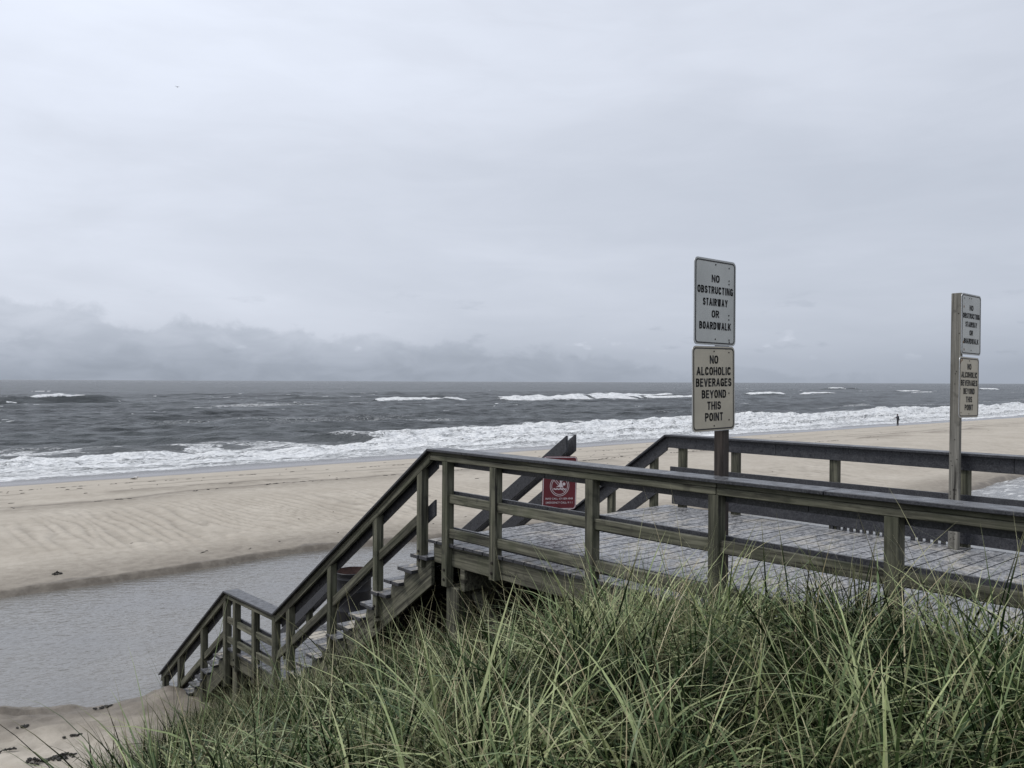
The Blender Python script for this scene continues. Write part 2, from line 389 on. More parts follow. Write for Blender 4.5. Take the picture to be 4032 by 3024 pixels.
wet = np.maximum.reduce([1.0*(1-sstep(0.10, 0.55, GY-yf_+0.5*(fbm(GX*1.2, GY*.8, 52, 3)-.5)))*(GY > yf_-3)*(GY < 40), 0.9*(1-sstep(-0.02, 0.12, GZ-POOL_Z))*(GY < 40), 0.62*(1-sstep(0.3, 3.6, GY-yf_+1.6*(fbm(GX*.3, GY*.3, 51, 3)-.5)))*(GY > yf_-3)*(GY < 40),
                         1.0*sstep(58.6, 60.2, GY+1.2*(fbm(GX*0.12, 0*GY, 53, 3)-0.5)), 0.92*(1-sstep(0.3, 3.3, yn_-GY+2.2*(fbm(GX*0.8, GY*0.8, 55, 3)-.5)))*(GY < yn_+2),
                         0.5*sstep(36, 44, GX)*(1-sstep(1.0, 2.8, GY-yf_))*(GY < 30)])
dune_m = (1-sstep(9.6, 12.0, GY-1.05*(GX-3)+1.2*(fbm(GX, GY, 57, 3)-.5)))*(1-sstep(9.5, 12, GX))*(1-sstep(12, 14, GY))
ph_ = GX*1.0+0.16*(GY-yf_)+3.4*fbm(GX*0.33, GY*0.09, 41, 4); sw_ = (ph_*2.3) % 1.0
rl_ = np.where(sw_ < 0.72, sw_/0.72, (1-sw_)/0.28)
env_ = np.where(GY > yf_, np.sin(np.clip((GY-yf_-0.5)/11.0, 0, 1)*pi), 0)*sstep(0.28, 0.55, fbm(GX*0.22, GY*0.10, 43, 3))*(1-sstep(40, 90, GX))
def crust(y0, seed, wig, wd):
    yl = y0+wig*(fbm(GX*.12, 0*GX+y0, seed, 4)-.5)*2+.5*(fbm(GX*.8, 0*GX+y0, seed+3, 3)-.5)
    on = sstep(.36, .54, fbm(GX*.22, 0*GX+y0, seed+5, 3)+.15*(vnoise(GX*2.5, GY*2.5, seed+7)-.5))
    d = GY-yl
    return on*np.where(d > 0, np.exp(-(d/wd)**2), np.exp(-(d/(wd*3.5))**2)*.55)
crusts = np.maximum.reduce([crust(35.8, 21, 1.9, .50), crust(38.6, 24, 1.4, .40), crust(41.5, 27, 1.5, .26), crust(48, 29, 1.5, .5)*.7])
wet = np.maximum(wet, .8*crusts*(GX < 140)); wet = np.maximum(wet, 0.45*np.clip(footprints(GX, GY), 0, 1))
wet = np.clip(np.maximum(wet, 0.38*env_*(1-rl_)**2)-0.10*env_*rl_*(wet < .5), 0, 1)
m, t, b = material('beach_sand')
oc = t.new('ShaderNodeTexCoord').outputs['Object']
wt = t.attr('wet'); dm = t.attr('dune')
n1 = t.noise(oc, 0.35, 6.0, 0.6); n2 = t.noise(oc, 3.0, 5.0, 0.65); n3 = t.noise(oc, 60.0, 3.0, 0.7)
c = t.ramp(n1, [(0.3, (0.385, 0.342, 0.280)), (0.7, (0.48, 0.433, 0.362))])
c = t.mix(t.m('MULTIPLY', t.rng(n2, 0.35, 0.7), 0.45), c, (0.30, 0.262, 0.212, 1))
c = t.mix(t.m('MULTIPLY', t.rng(n3, 0.56, 0.72), 0.35), c, (0.20, 0.17, 0.14, 1))
# dark specks and crusts
sp = t.noise(t.mapping(oc, scale=(1.0, 2.2, 1.0)), 5.0, 5.0, 0.7, 0.4)
c = t.mix(t.rng(sp, 0.70, 0.75, 0.0, 0.6), c, (0.13, 0.105, 0.08, 1))
wm = t.m('MULTIPLY', wt, t.rng(n2, 0.2, 0.8, 0.75, 1.15), clamp=True)
c = t.mix(wm, c, t.mix(0.80, c, (0.072, 0.058, 0.044, 1)))
c = t.mix(t.m('MULTIPLY', dm, 0.85), c, (0.022, 0.019, 0.014, 1))     # dune litter, blackened to paint in shade under deck and grass
t.l.new(c, b.inputs['Base Color'])
t.l.new(t.rng(wm, 0.45, 1.0, 0.93, 0.55), b.inputs['Roughness'])
b.inputs['Specular IOR Level'].default_value = 0.2
n4 = t.noise(oc, 11.0, 5.0, 0.7, 0.3)
bh = t.m('ADD', t.m('ADD', t.m('MULTIPLY', n2, 0.8), t.m('MULTIPLY', n4, 0.45)), t.m('MULTIPLY', n3, 0.12))
t.l.new(t.bump(bh, 0.45, 0.05), b.inputs['Normal'])
SAND = m
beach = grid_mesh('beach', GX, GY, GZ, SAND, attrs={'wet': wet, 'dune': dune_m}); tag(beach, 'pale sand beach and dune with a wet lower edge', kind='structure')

# ------------------------------------------------------------------ tidal pool
m, t, b = material('pool_water')
oc = t.new('ShaderNodeTexCoord').outputs['Object']
fo = t.attr('foam')
r1 = t.noise(t.mapping(t.mapping(oc, rot=(0, 0, radians(38))), scale=(0.7, 3.2, 1)), 2.0, 2.0, 0.5, 0.4)
r2 = t.noise(t.mapping(t.mapping(oc, rot=(0, 0, radians(5))), scale=(0.9, 4.0, 1)), 3.6, 2.0, 0.5, 0.3)
r3 = t.noise(oc, 0.5, 3.0, 0.5)
hh = t.m('ADD', t.m('MULTIPLY', r1, 0.7), t.m('MULTIPLY', r2, 0.6))
fn = t.noise(t.mapping(oc, scale=(0.6, 1.5, 1)), 1.6, 7.0, 0.68, 0.8)
fm = t.rng(t.m('ADD', t.m('MULTIPLY', fo, 0.20), t.m('SUBTRACT', fn, 0.5)), 0.16, 0.40)
c = t.mix(fm, t.ramp(r3, [(0.3, (0.124, 0.117, 0.105)), (0.7, (0.188, 0.179, 0.162))]), (0.68, 0.68, 0.66, 1))
t.l.new(c, b.inputs['Base Color'])
t.l.new(t.mix(fm, (0.10, 0.10, 0.10, 1), (0.8, 0.8, 0.8, 1)), b.inputs['Roughness'])
b.inputs['IOR'].default_value = 1.45
b.inputs['Specular IOR Level'].default_value = 0.8
t.l.new(t.bump(hh, t.rng(r3, 0.3, 0.7, 0.5, 1.0), 0.040), b.inputs['Normal'])
px = np.concatenate([np.linspace(-60, 30, 90), np.linspace(30.5, 90, 120), np.linspace(92, 900, 60)]); py = np.linspace(9.0, 25.5, 60)
PX, PY = np.meshgrid(px, py)
pfo = sstep(34, 44, PX+3*(fbm(PX*0.3, PY*0.5, 61, 3)-.5))*sstep(12.6, 14.2, PY)
pool = grid_mesh('tidal_pool', PX, PY, np.full_like(PX, POOL_Z), m, attrs={'foam': pfo}); tag(pool, 'shallow rippled grey pool lying between dune and beach', kind='structure')

# ------------------------------------------------------------------ sea
azd = np.concatenate([np.linspace(-60, 4, 40)[:-1], np.arange(4, 78, 0.105), np.linspace(78, 87.5, 40)[1:]])
ys = [58.5]
while ys[-1] < 30000:
    y = ys[-1]; ys.append(y + (0.24 if y < 100 else 0.42 if y < 150 else max(0.42, y*0.0036) if y < 420 else y*0.016))
ys = np.array(ys)
AZ, SY = np.meshgrid(np.radians(azd), ys); SX = SY*np.tan(AZ)
dep = np.hypot(SX, SY)
cell = np.maximum(np.gradient(SY, axis=0), np.abs(np.gradient(SX, axis=1)))
h = np.zeros_like(SX)
shoal = sstep(62, 100, SY)*0.75+0.25
wr = np.random.default_rng(5)
for lam, amp in [(62, .17), (47, .16), (38, .15), (30, .14), (24, .13), (19, .11), (15.5, .10), (12.5, .095), (10, .085), (8.2, .075), (6.7, .066), (5.5, .056), (4.5, .048), (3.7, .040), (3.0, .034), (2.4, .026), (1.9, .02)]:
    for rep in range(3):
        th = wr.normal(0, 0.32 if lam > 18 else 0.62); k = 2*pi/(lam*wr.uniform(0.88, 1.12)); ph = wr.uniform(0, 2*pi)
        arg = k*(SX*sin(th)+SY*cos(th))+ph+1.3*vnoise(SX/(lam*2.2), SY/(lam*1.4), int(lam*10)+rep)*2
        s_ = np.sin(arg); sharp = 1-np.abs(np.sin(arg/2))
        fade = np.clip((lam/np.maximum(cell, 1e-3)-2.5)/3.0, 0, 1)
        h += amp*0.85*fade*(0.5*s_+1.0*(sharp-0.36))*shoal*(1.25 if SY is None else 1)
foam = np.zeros_like(SX)
def breaker(yc, H, Ls, Lb, win):
    d = SY-yc
    return H*win*np.where(d < 0, np.exp(-np.abs(d/Ls)**1.6), np.exp(-np.abs(d/Lb)**1.3)), d
# inner surf: crest line and foam edge
ycr = 89.0+2.6*(vnoise(SX/19.0, 0*SX, 71)-.5)*2+1.0*(vnoise(SX/6.0, 0*SX, 72)-.5)*2-2.0*sstep(120, 240, SX)
glassy = 1-sstep(38, 62, SX+6*(vnoise(SX/6, SY/6, 73)-.5))          # left part: unbroken, lace on a dark face
Hin = (0.45+0.60*vnoise(SX/14.0, 0*SX, 74))*(1+0.15*glassy)
hb, d = breaker(ycr, Hin, 2.1, 6.5, 1.0); h += hb
ycr2 = 99+3*(vnoise(SX/25.0, 0*SX, 75)-.5)*2
hb2, d2 = breaker(ycr2, 0.5*sstep(.45, .7, vnoise(SX/22, 0*SX, 76)), 3, 7, 1.0); h += hb2
lacy = fbm(SX*0.22, SY*0.35, 77, 4)
edge = ycr+1.5-(12.5+3*(vnoise(SX/11, 0*SX, 79)-.5))*glassy+2.2*(fbm(SX/7.0, SY/7.0, 78, 4)-.5)*2
body = 1-sstep(-0.8, 0.9, SY-edge)
qb = (SY-60.5+5.0*(fbm(SX*0.045, SY*0.05, 84, 3)-.5)*2+1.2*(fbm(SX*0.3, SY*0.3, 85, 3)-.5))/(8.0+0.02*SX)
fr = qb % 1.0
cov = 0.45+0.52*np.exp(-fr/0.36)-0.10*sstep(.5, .7, lacy)
cov = np.where(SY > edge-7.0, np.maximum(cov, 0.71), cov)
foam = np.maximum(foam, body*cov)
foam = np.maximum(foam, 0.53*(1-sstep(0.5*(4.5+5*lacy), (4.5+5*lacy)*(1+1.1*glassy), SY-edge))*sstep(.34, .58, lacy))       # lace over and behind the crest
foam = np.maximum(foam, (1-glassy)*0.95*np.exp(-((SY-ycr)/1.7)**2))
# swash sheet thins out towards the sand
sw = 60.0+1.6*(fbm(SX*0.07, 0*SX, 80, 3)-.5)*2
thin = sstep(sw+1.8, sw+4.2, SY+1.0*(fbm(SX*.25, SY*.5, 81, 3)-.5))
foam *= 0.30+0.70*thin
h = h*(0.12+0.88*sstep(62, 84, SY))
bore_ = np.exp(-fr/0.22)*sstep(0.0, 0.10, fr)
rough_ = fbm(SX*0.55, SY*0.55, 82, 5)-0.5
h += body*thin*(0.85*rough_*sstep(64, 76, SY)+0.30*bore_*(.5+rough_)) + (1-glassy)*np.exp(-((SY-ycr)/2.2)**2)*(0.45*(fbm(SX*0.5, SY*0.4, 83, 4)-0.38))
# outer bar: (x0,x1,y,height,foam thickness shoreward)
def win(a, b_, s=6.0): return sstep(a-s, a+s, SX)*(1-sstep(b_-s, b_+s, SX))
for x0, x1, yb, H, ft, fw, sft in [(41, 76, 258, 2.6, 1.0, (53, 67), 7), (148, 186, 236, 1.0, 4.0, (148, 186), 5), (190, 268, 226, 1.5, 8.5, (190, 262), 6), (262, 340, 234, 1.0, 4.0, (255, 330), 8), (205, 330, 252, 0.9, 2.5, (215, 320), 10),
                                   (392, 430, 262, 0.9, 3.5, (392, 428), 8), (432, 470, 250, 1.0, 3.0, (428, 470), 8), (640, 720, 300, 1.3, 3, (650, 690), 12), (880, 960, 330, 1.5, 3.5, (890, 950), 14),
                                   (120, 215, 285, 0.8, 0.0, (0, 1), 10), (85, 140, 118, 0.6, 0.0, (0, 1), 10), (25, 60, 112, 0.7, 0.0, (0, 1), 8), (150, 260, 130, 0.65, 0, (0, 1), 12),
                                   (560, 600, 245, .8, 1.6, (560, 592), 8), (760, 830, 420, 1.9, 3.0, (770, 800), 10)]:
    yc = yb+4.5*(vnoise(SX/38.0+yb, 0*SX, 90)-.5)*2+1.5*(vnoise(SX/9.0+yb, 0*SX, 91)-.5)*2
    hb, d = breaker(yc, H, 2.6+0.006*yb, 9.0, win(x0, x1, sft)); h += hb
    if ft:
        wn_ = win(fw[0], fw[1], 3.0)*sstep(.22, .42, vnoise(SX/4.0, 0*SX, 92)+.25)
        f = wn_*np.where(d < 0, 1-sstep(0.5*ft, ft*1.4+.6, -d), 1-sstep(0.8, 2.2, d))
        foam = np.maximum(foam, 0.98*f); h += f*0.7*(fbm(SX*.35, SY*.25, 93, 3)-.25)
foam = np.maximum(foam, 0.50*np.exp(-((SY-216)/13)**2)*sstep(.42, .66, fbm(SX/42, SY/14, 94, 3))*(1-sstep(260, 420, SX)))
foam = np.maximum(foam, 0.43*np.exp(-((SY-118)/20)**2)*sstep(.46, .68, fbm(SX/26, SY/9, 95, 3)))
cap = sstep(.83, .90, fbm(SX/6, SY/1.6, 96, 4)+0.10*(h > .35))*sstep(105, 150, SY)*(1-sstep(500, 900, SY))
foam = np.maximum(foam, 0.75*cap)
sheet = 1-sstep(60.4, 66, SY); turbid = 1-sstep(72, 96, SY+14*(fbm(SX*.08, SY*.1, 86, 3)-.5))
z_sea = SEA_Z+h+0.06*sheet-0.10*(1-sstep(58.5, 60.5, SY))
z_sea -= (dep**2)/(2*6371000.0)*0.0
m, t, b = material('sea_water')
oc = t.new('ShaderNodeTexCoord').outputs['Object']
fo = t.attr('foam'); sh = t.attr('sheet')
wv1 = t.noise(t.mapping(oc, scale=(0.55, 1.0, 1)), 0.55, 5.0, 0.62, 0.4)
wv2 = t.noise(t.mapping(oc, scale=(0.5, 1.0, 1), rot=(0, 0, 0.3)), 2.4, 4.0, 0.6, 0.3)
hgt = t.m('ADD', t.m('MULTIPLY', wv1, 1.0), t.m('MULTIPLY', wv2, 0.28))
la = t.noise(t.mapping(oc, scale=(0.55, 1.0, 1)), 0.9, 7.0, 0.66, 1.4)
lb = t.noise(t.mapping(oc, scale=(0.45, 1.0, 1), loc=(5, 3, 1)), 3.2, 6.0, 0.66, 0.8)
vein = t.m('SUBTRACT', 1.0, t.m('MULTIPLY', t.m('ABSOLUTE', t.m('SUBTRACT', la, 0.5)), 5.0))    # thin wandering foam lines
lace = t.m('ADD', t.m('MULTIPLY', vein, 0.55), t.m('MULTIPLY', lb, 0.45))
fm = t.rng(t.m('ADD', fo, t.m('MULTIPLY', t.m('SUBTRACT', lace, 0.5), 0.85)), 0.50, 0.72)
holes = t.rng(t.noise(t.mapping(oc, scale=(0.45, 1.0, 1), loc=(1, 7, 2)), 1.1, 7.0, 0.72, 1.0), 0.34, 0.52, 0.42, 1.0)
fm = t.m('MULTIPLY', fm, holes)
deepc = t.mix(t.rng(t.noise(t.mapping(oc, scale=(0.25, 1.0, 1)), 0.09, 4.0, 0.6), 0.35, 0.65), (0.034, 0.038, 0.039, 1), (0.078, 0.085, 0.086, 1))
deepc = t.mix(t.attr('turbid'), deepc, (0.165, 0.170, 0.168, 1))
deepc = t.mix(sh, deepc, (0.21, 0.20, 0.195, 1))
fc = t.ramp(lb, [(0.3, (0.62, 0.63, 0.62)), (0.6, (0.88, 0.88, 0.87))])
t.l.new(t.mix(fm, deepc, fc), b.inputs['Base Color'])
t.l.new(t.mix(fm, t.mix(sh, (0.22, 0.22, 0.22, 1), (0.16, 0.16, 0.16, 1)), (0.9, 0.9, 0.9, 1)), b.inputs['Roughness'])
b.inputs['IOR'].default_value = 1.33
b.inputs['Specular IOR Level'].default_value = 0.085
bw = t.bump(hgt, t.m('MULTIPLY', t.m('SUBTRACT', 1.0, sh), 1.0), 1.3)
bf = t.bump(t.m('MULTIPLY', lb, fm), 0.5, 0.25, bw)
t.l.new(bf, b.inputs['Normal'])
sea = grid_mesh('sea', SX, SY, z_sea, m, attrs={'foam': foam, 'sheet': sheet, 'turbid': turbid}); tag(sea, 'grey choppy sea with lines of white surf', kind='structure')

# ------------------------------------------------------------------ boardwalk and stairs geometry constants
XN, XF = 5.0, 8.875            # outer faces of the near and far rail posts
PW = 0.089
Y0 = -4.0                      # landward end modelled
YD = 7.05                      # seaward edge of the deck
N1, RUN1, RIS1 = 13, 0.2525, 0.1755
YL0, YL1, ZL = 10.28, 12.23, -2.30
RUN2, RIS2 = 0.245, 0.172
def railz(y):                  # top of the near/far cap
    if y <= 6.98: return 0.925
    if y <= 10.45: return 0.925-0.685*(y-6.98)
    if y <= 12.04: return -1.452
    return -1.452-0.705*(y-12.04)
SEGS = [(Y0, 6.98), (6.98, 10.45), (10.45, 12.04), (12.04, 14.75)]

# boardwalk: deck, joists, piles
bwk = thing('boardwalk', (7.0, 2.0, 0.0), 'grey plank boardwalk deck raised on wooden piles above the dune', 'boardwalk')
mb = MB(); y = YD
while y > Y0:
    y1 = y; y -= 0.145
    mb.box(5.03+RNG.uniform(-.004, .004), XF-0.03, y+0.004, y1-0.004, -0.030, RNG.uniform(-.0015, .0015), 0.003)
mb.build('deck', COMP_DECK, bwk)
for x in (5.065, 8.77):
    MB().box(x, x+0.04, Y0, YD-0.06, -0.225, -0.033, 0.004).build('rim_joist', WOOD_Y, bwk)
for x in (5.75, 6.4, 7.05, 7.7, 8.3):
    MB().box(x, x+0.04, Y0, YD-0.1, -0.225, -0.033, 0).build('joist', WOOD_Y, bwk)
MB().box(5.09, 8.79, YD-0.055, YD-0.015, -0.225, -0.033, 0.004).build('end_joist', WOOD_Y, bwk)
for yp in (6.67, 4.2, 1.6):
    for x in (5.14, 7.0, 8.65):
        MB().box(x-.095, x+.095, yp-.095, yp+.095, -3.2, -0.42 if x < 6 else -0.34, 0.012).build('pile', WOOD_Z, bwk)
    MB().box(5.07, 8.75, yp-.17, yp-.1, -0.44, -0.227, 0.005).build('cross_beam', WOOD_Y, bwk)
def brace(p0, p1, wd, th, parent, name='brace'):
    p0 = Vector(p0); p1 = Vector(p1); d = (p1-p0); L = d.length; q = d.to_track_quat('Y', 'X')
    mt = Matrix.Translation(p0) @ q.to_matrix().to_4x4()
    return MB().box(-th/2, th/2, 0, L, -wd/2, wd/2, 0.004, mt).build(name, WOOD_S, parent)
brace((5.27, 6.55, -0.48), (5.27, 5.2, -2.0), 0.14, 0.04, bwk)
brace((5.30, 4.30, -0.45), (7.0, 4.30, -1.7), 0.14, 0.04, bwk)
brace((7.05, 6.50, -0.45), (7.05, 5.0, -2.0), 0.14, 0.04, bwk)
# low spacer blocks that hold the bottom rail off the deck on the far side
for i in range(10): MB().box(8.765, 8.80, 4.05+i*0.072, 4.05+i*0.072+0.03, 0.001, 0.034, 0).build('spacer_block', COMP, bwk)
for i in range(6): MB().box(8.765, 8.80, 3.45+i*0.075, 3.45+i*0.075+0.034, 0.001, 0.034, 0).build('spacer_block', COMP, bwk)
for k in range(9):  # dark planks added below the deck to block light
    zt = -0.46-k*0.235; MB().box(6.55+RNG.uniform(-.01, .01), 6.60, Y0, 7.0+RNG.uniform(-.1, .0), zt-.225, zt, .004).build('light_block_board', WOOD_DARK, bwk)
    MB().box(5.3, 6.57, 6.93+RNG.uniform(-.01, .01), 6.97, zt-.225, zt, .004).build('light_block_board', WOOD_DARK, bwk) if k else None

def stringer_poly(ya, za, run, ris, n, depth):
    pts = []
    y, z = ya, za
    top = []
    for i in range(n):
        top += [(y, z), (y+run, z)] if i else [(y, z), (y+run*0.98, z)]
        y += run; z -= ris
    return top
def staircase(name, label, ya, za, run, ris, n, tread_off=0.0, end_drop=0.25):
    st = thing(name, ((XN+XF)/2, ya+run*n/2, za-ris*n), label, 'staircase')
    # ya: Y of the upper edge; tread i lies ris*(i) lower and reaches run further
    for i in range(1, n+1):
        yf = ya+run*i; zt = za-ris*i; mb = MB(); j = RNG.uniform(-.012, .012)
        mb.box(XN-0.02+j, XF+0.02, yf-0.136, yf, zt-0.036, zt, 0.004)
        mb.box(XN-0.02-j, XF+0.02, yf-0.282, yf-0.142, zt-0.036, zt, 0.004)
        mb.build('tread', COMP_TREAD, st)
    for i in range(1, n+1):
        yr = ya+run*(i-1)-0.012; MB().box(XN+0.10, XF-0.10, yr-0.02, yr, za-ris*i+.002, za-ris*(i-1)-.038, 0.002).build('light_block_riser', WOOD_DARK, st)  # closed risers added to keep light out beneath the stairs
    for x in (XN+0.055, 6.2, 7.65, XF-0.095):
        poly = []
        for i in range(1, n+1):
            poly += [(ya+run*(i-1)-0.015, za-ris*i-0.038), (ya+run*i-0.05, za-ris*i-0.038)]
        # lower edge
        poly += [(ya+run*n-0.05, za-ris*n-0.038-0.16), (ya+run*n-0.35, za-ris*n-0.30+0.05)]
        poly += [(ya-0.015, za-0.30-ris*0.95)]
        MB().prism(poly, x, x+0.04).build('stringer', WOOD_S, st)
    return st
st1 = staircase('staircase', 'long upper flight of grey wooden steps from the deck to the landing', YD-0.01, 0.0, RUN1, RIS1, 12)
# cleats nailed under the upper stringer
for yc in (8.05, 9.35): brace((XN+0.03, yc, railz(yc)-1.30), (XN+0.03, yc-0.07, railz(yc)-1.20), 0.09, 0.05, st1, 'cleat')
st2 = staircase('staircase', 'short lower flight of grey steps running down into the pool', YL1-0.01, ZL, RUN2, RIS2, 8)
ld = thing('landing', (6.95, 11.25, ZL-1.0), 'grey plank landing between the upper and lower stairs', 'landing')
mb = MB(); y = YL1
while y > YL0+0.02:
    y1 = y; y -= 0.1395; mb.box(5.03+RNG.uniform(-.006, .006), XF-.03, y+.004, y1-.004, ZL-.03, ZL+RNG.uniform(-.001, .001), .003)
mb.build('deck', COMP_TREAD, ld)
for x in (5.065, 8.77): MB().box(x, x+.04, YL0+.02, YL1-.05, ZL-.25, ZL-.033, .004).build('rim_joist', WOOD_Y, ld)
for yy in (YL0+.03, YL1-.05): MB().box(5.11, 8.76, yy, yy+.04, ZL-.25, ZL-.033, .004).build('end_joist', WOOD_Y, ld)
for yp in (10.75, 11.95):
    for x in (5.16, 8.6): MB().box(x-.07, x+.07, yp-.07, yp+.07, -4.3, ZL-.26, .01).build('pile', WOOD_Z, ld)

# ------------------------------------------------------------------ railings
def bolts(parent, x, yc, zs, side=-1):
    for z in zs:
        mb = MB(); mb.lathe([(0.0005, 0.0), (0.013, 0.0), (0.013, 0.008), (0.0005, 0.010)], 0, 0, 10)
        q = Vector((side, 0, 0)).to_track_quat('Z', 'Y').to_matrix().to_4x4(); q.translation = (x+side*0.001, yc, z)
        bmesh.ops.transform(mb.bm, matrix=q, verts=mb.bm.verts)
        o = mb.build('bolt', BOLT, None); o.parent = parent; o.location = -parent.parent.location-parent.location
def abs_child(o, part, root):
    o.parent = part; o.location = (0, 0, 0)
def railing(name, label, side, posts):
    """side -1: near railing (posts outermost at XN), +1: far railing"""
    rt = thing(name, ((XN if side < 0 else XF), 7.0, -0.2), label, 'railing', 'railings along the two outer edges of the boardwalk')
    if side < 0: px0, px1 = XN, XN+PW; ix0, ix1 = XN+PW+.003, XN+PW+.030; ox0, ox1 = XN-.004, XN+.036; bx0, bx1 = XN+.024, XN+.062; cx0, cx1 = XN-.045, XN+.175
    else:        px0, px1 = XF-PW, XF; ix0, ix1 = XF-PW-.030, XF-PW-.003; ox0, ox1 = XF-.036, XF+.004; bx0, bx1 = XF-.062, XF-.024; cx0, cx1 = XF-.175, XF+.045
    # posts
    for yl, zb in posts:
        yc = yl-PW/2
        ztop = railz(yl if railz(yl) < railz(yl-PW) else yl-PW)-0.115
        ztop = min(railz(yl), railz(yl-PW))-0.115
        mb = MB()
        zt0, zt1 = railz(yl-PW)-0.113, railz(yl)-0.113
        zb0 = zb1 = zb
        if yl > 7.3 and not (10.45 < yl < 12.05): zb0, zb1 = zb+0.055, zb
        jy = random.uniform(-.007, .007)
        mb.hull8([(px0, yl-PW, zb0), (px1, yl-PW, zb0), (px1, yl, zb1), (px0, yl, zb1), (px0, yl-PW+jy, zt0), (px1, yl-PW+jy, zt0), (px1, yl+jy, zt1), (px0, yl+jy, zt1)], 0.005)
        p = mb.build('post', WOOD_Z, rt)
        x = px0 if side < 0 else px1
        for k in (0.07, 0.165):
            mb = MB(); mb.lathe([(0.0005, 0.011), (0.013, 0.009), (0.014, 0.0), (0.0005, 0.0)], 0, 0, 10)
            q = Vector((side, 0, 0)).to_track_quat('Z', 'Y').to_matrix().to_4x4(); q.translation = (x+side*0.0005, yc+random.uniform(-.008, .008), zb+k)
            bmesh.ops.transform(mb.bm, matrix=q, verts=mb.bm.verts)
            bo = mb.build('bolt', BOLT); bo.parent = p
    for si, (a, e) in enumerate(SEGS):
        za, ze = railz(a), railz(e) if si != 1 else railz(10.45)
        lev = si in (0, 2); wm = WOOD_Y if lev else WOOD_S; f = 1.0 if lev else 1.21
        parts = [(a, 2.72), (2.745 if False else 2.724, e)] if si == 0 and side < 0 else [(a, e)]
        for (pa, pe) in parts:
            g = 0.002
            A, E = pa+g, pe-g
            MB().slope(A, railz(A) if not lev else za, E, (railz(E) if not lev else za), 0.026*f, cx0, cx1, 0.004).build('top_cap', COMP, rt)
        # outer face: shadowed fillet and a proud 2x board below it
        jts = [a, 1.15 if side < 0 else 0.5, 3.55, e] if si == 0 else [a, e]
        for (pa, pe) in zip(jts, jts[1:]):
            A, E = pa+.0025, pe-.0025
            zA = za if lev else railz(A); zE = za if lev else railz(E)
            s0, s1 = (ox0+.007, ox1) if side < 0 else (ox0, ox1-.007)
            MB().slope(A, zA-.028*f, E, zE-.028*f, 0.034*f, s0, s1, 0.003).build('outer_fillet', wm, rt)
            MB().slope(A, zA-.064*f, E, zE-.064*f, 0.050*f, ox0, ox1, 0.005).build('outer_rail', wm, rt)
        # inner composite face boards
        A, E = a+.003, e-.003
        zA = za if lev else railz(A); zE = za if lev else railz(E)
        ij = [a, 2.9, 5.4, e] if si == 0 else [a, e]
        for (pa, pe) in zip(ij, ij[1:]):
            A_, E_ = pa+.0015, pe-.0015
            MB().slope(A_, za-.028*f if lev else railz(A_)-.028*f, E_, za-.028*f if lev else railz(E_)-.028*f, 0.142*f, ix0, ix1, 0.003).build('inner_top_board', COMP, rt)
    # lower boards
    def lower(a, e, zoff_in, h_in, zoff_out, h_out, sloped, posts_in, inner_a=None, inner_e=None):
        f = 1.21 if sloped else 1.0; wm = WOOD_S if sloped else WOOD_Y
        ia = a if inner_a is None else inner_a; ie = e if inner_e is None else inner_e
        rz = lambda yy: railz(min(max(yy, a), e))+(-0.69*(yy-e) if sloped and yy > e else 0)-(0.69*(yy-a) if sloped and yy < a else 0)
        MB().slope(ia, rz(ia)-zoff_in, ie, rz(ie)-zoff_in, h_in*f, ix0, ix1, 0.003).build('inner_board', COMP, rt)
        ps = [p for p, _ in posts if a-0.15 <= p <= e+0.15]; ps.sort()
        gaps = list(zip([q for q in ps][:-1], [q-PW for q in ps][1:]))
        if not sloped and a <= Y0+.01: gaps = [(Y0, ps[0]-PW)]+gaps
        for (p, q) in gaps:
            if q-p < 0.12: continue
            MB().slope(p-.004, rz(p)-zoff_out+random.uniform(-.006, .006), q+.004, rz(q)-zoff_out+random.uniform(-.006, .006), h_out*f, bx0, bx1, 0.005).build('lower_rail', wm, rt)
    lower(Y0, 6.98, 0.410, 0.132, 0.436, 0.089, False, posts, None, 6.93 if side > 0 else 6.90)
    lower(Y0, 6.98, 0.770, 0.118, 0.772, 0.089, False, posts, None, 6.90)
    lower(6.98, 10.45, 0.500, 0.135, 0.515, 0.092, True, posts, 7.02, 10.40)
    lower(10.45, 12.04, 0.370, 0.12, 0.390, 0.089, False, posts, 10.56, 11.95)
    lower(10.45, 12.04, 0.660, 0.12, 0.672, 0.089, False, posts, 10.56, 11.95)
    lower(12.04, 14.6, 0.500, 0.135, 0.515, 0.092, True, posts, 12.10, 14.5)
    return rt
near_posts = [(7.215, -0.30), (6.785, -0.42), (6.052, -0.232), (4.827, -0.26), (3.621, -0.26), (2.363, -0.26), (1.10, -0.26), (-0.2, -0.26), (-1.5, -0.26), (-2.8, -0.26),
              (8.055, -1.03), (9.075, -1.78), (10.13, -2.52), (10.545, -2.55), (11.17, -2.56), (11.80, -2.56),
              (12.145, -2.90), (13.01, -3.60), (13.985, -4.0), (14.69, -4.1)]
railing('railing', 'near olive wooden railing with grey cap that follows the stairs down beside the grass', -1, near_posts)
far_posts = [(7.30, -0.30), (6.83, -0.30), (6.03, -0.26), (4.76, -0.26), (3.41, -0.26), (2.15, -0.26), (0.9, -0.26), (-0.4, -0.26), (-1.7, -0.26), (-3.0, -0.26),
             (8.055, -1.03), (9.075, -1.78), (10.13, -2.52), (10.545, -2.55), (11.17, -2.56), (11.80, -2.56), (12.145, -2.90), (13.01, -3.60), (13.985, -4.0), (14.69, -4.1)]
railing('railing', 'far railing of dark grey boards behind the two sign posts', 1, far_posts)

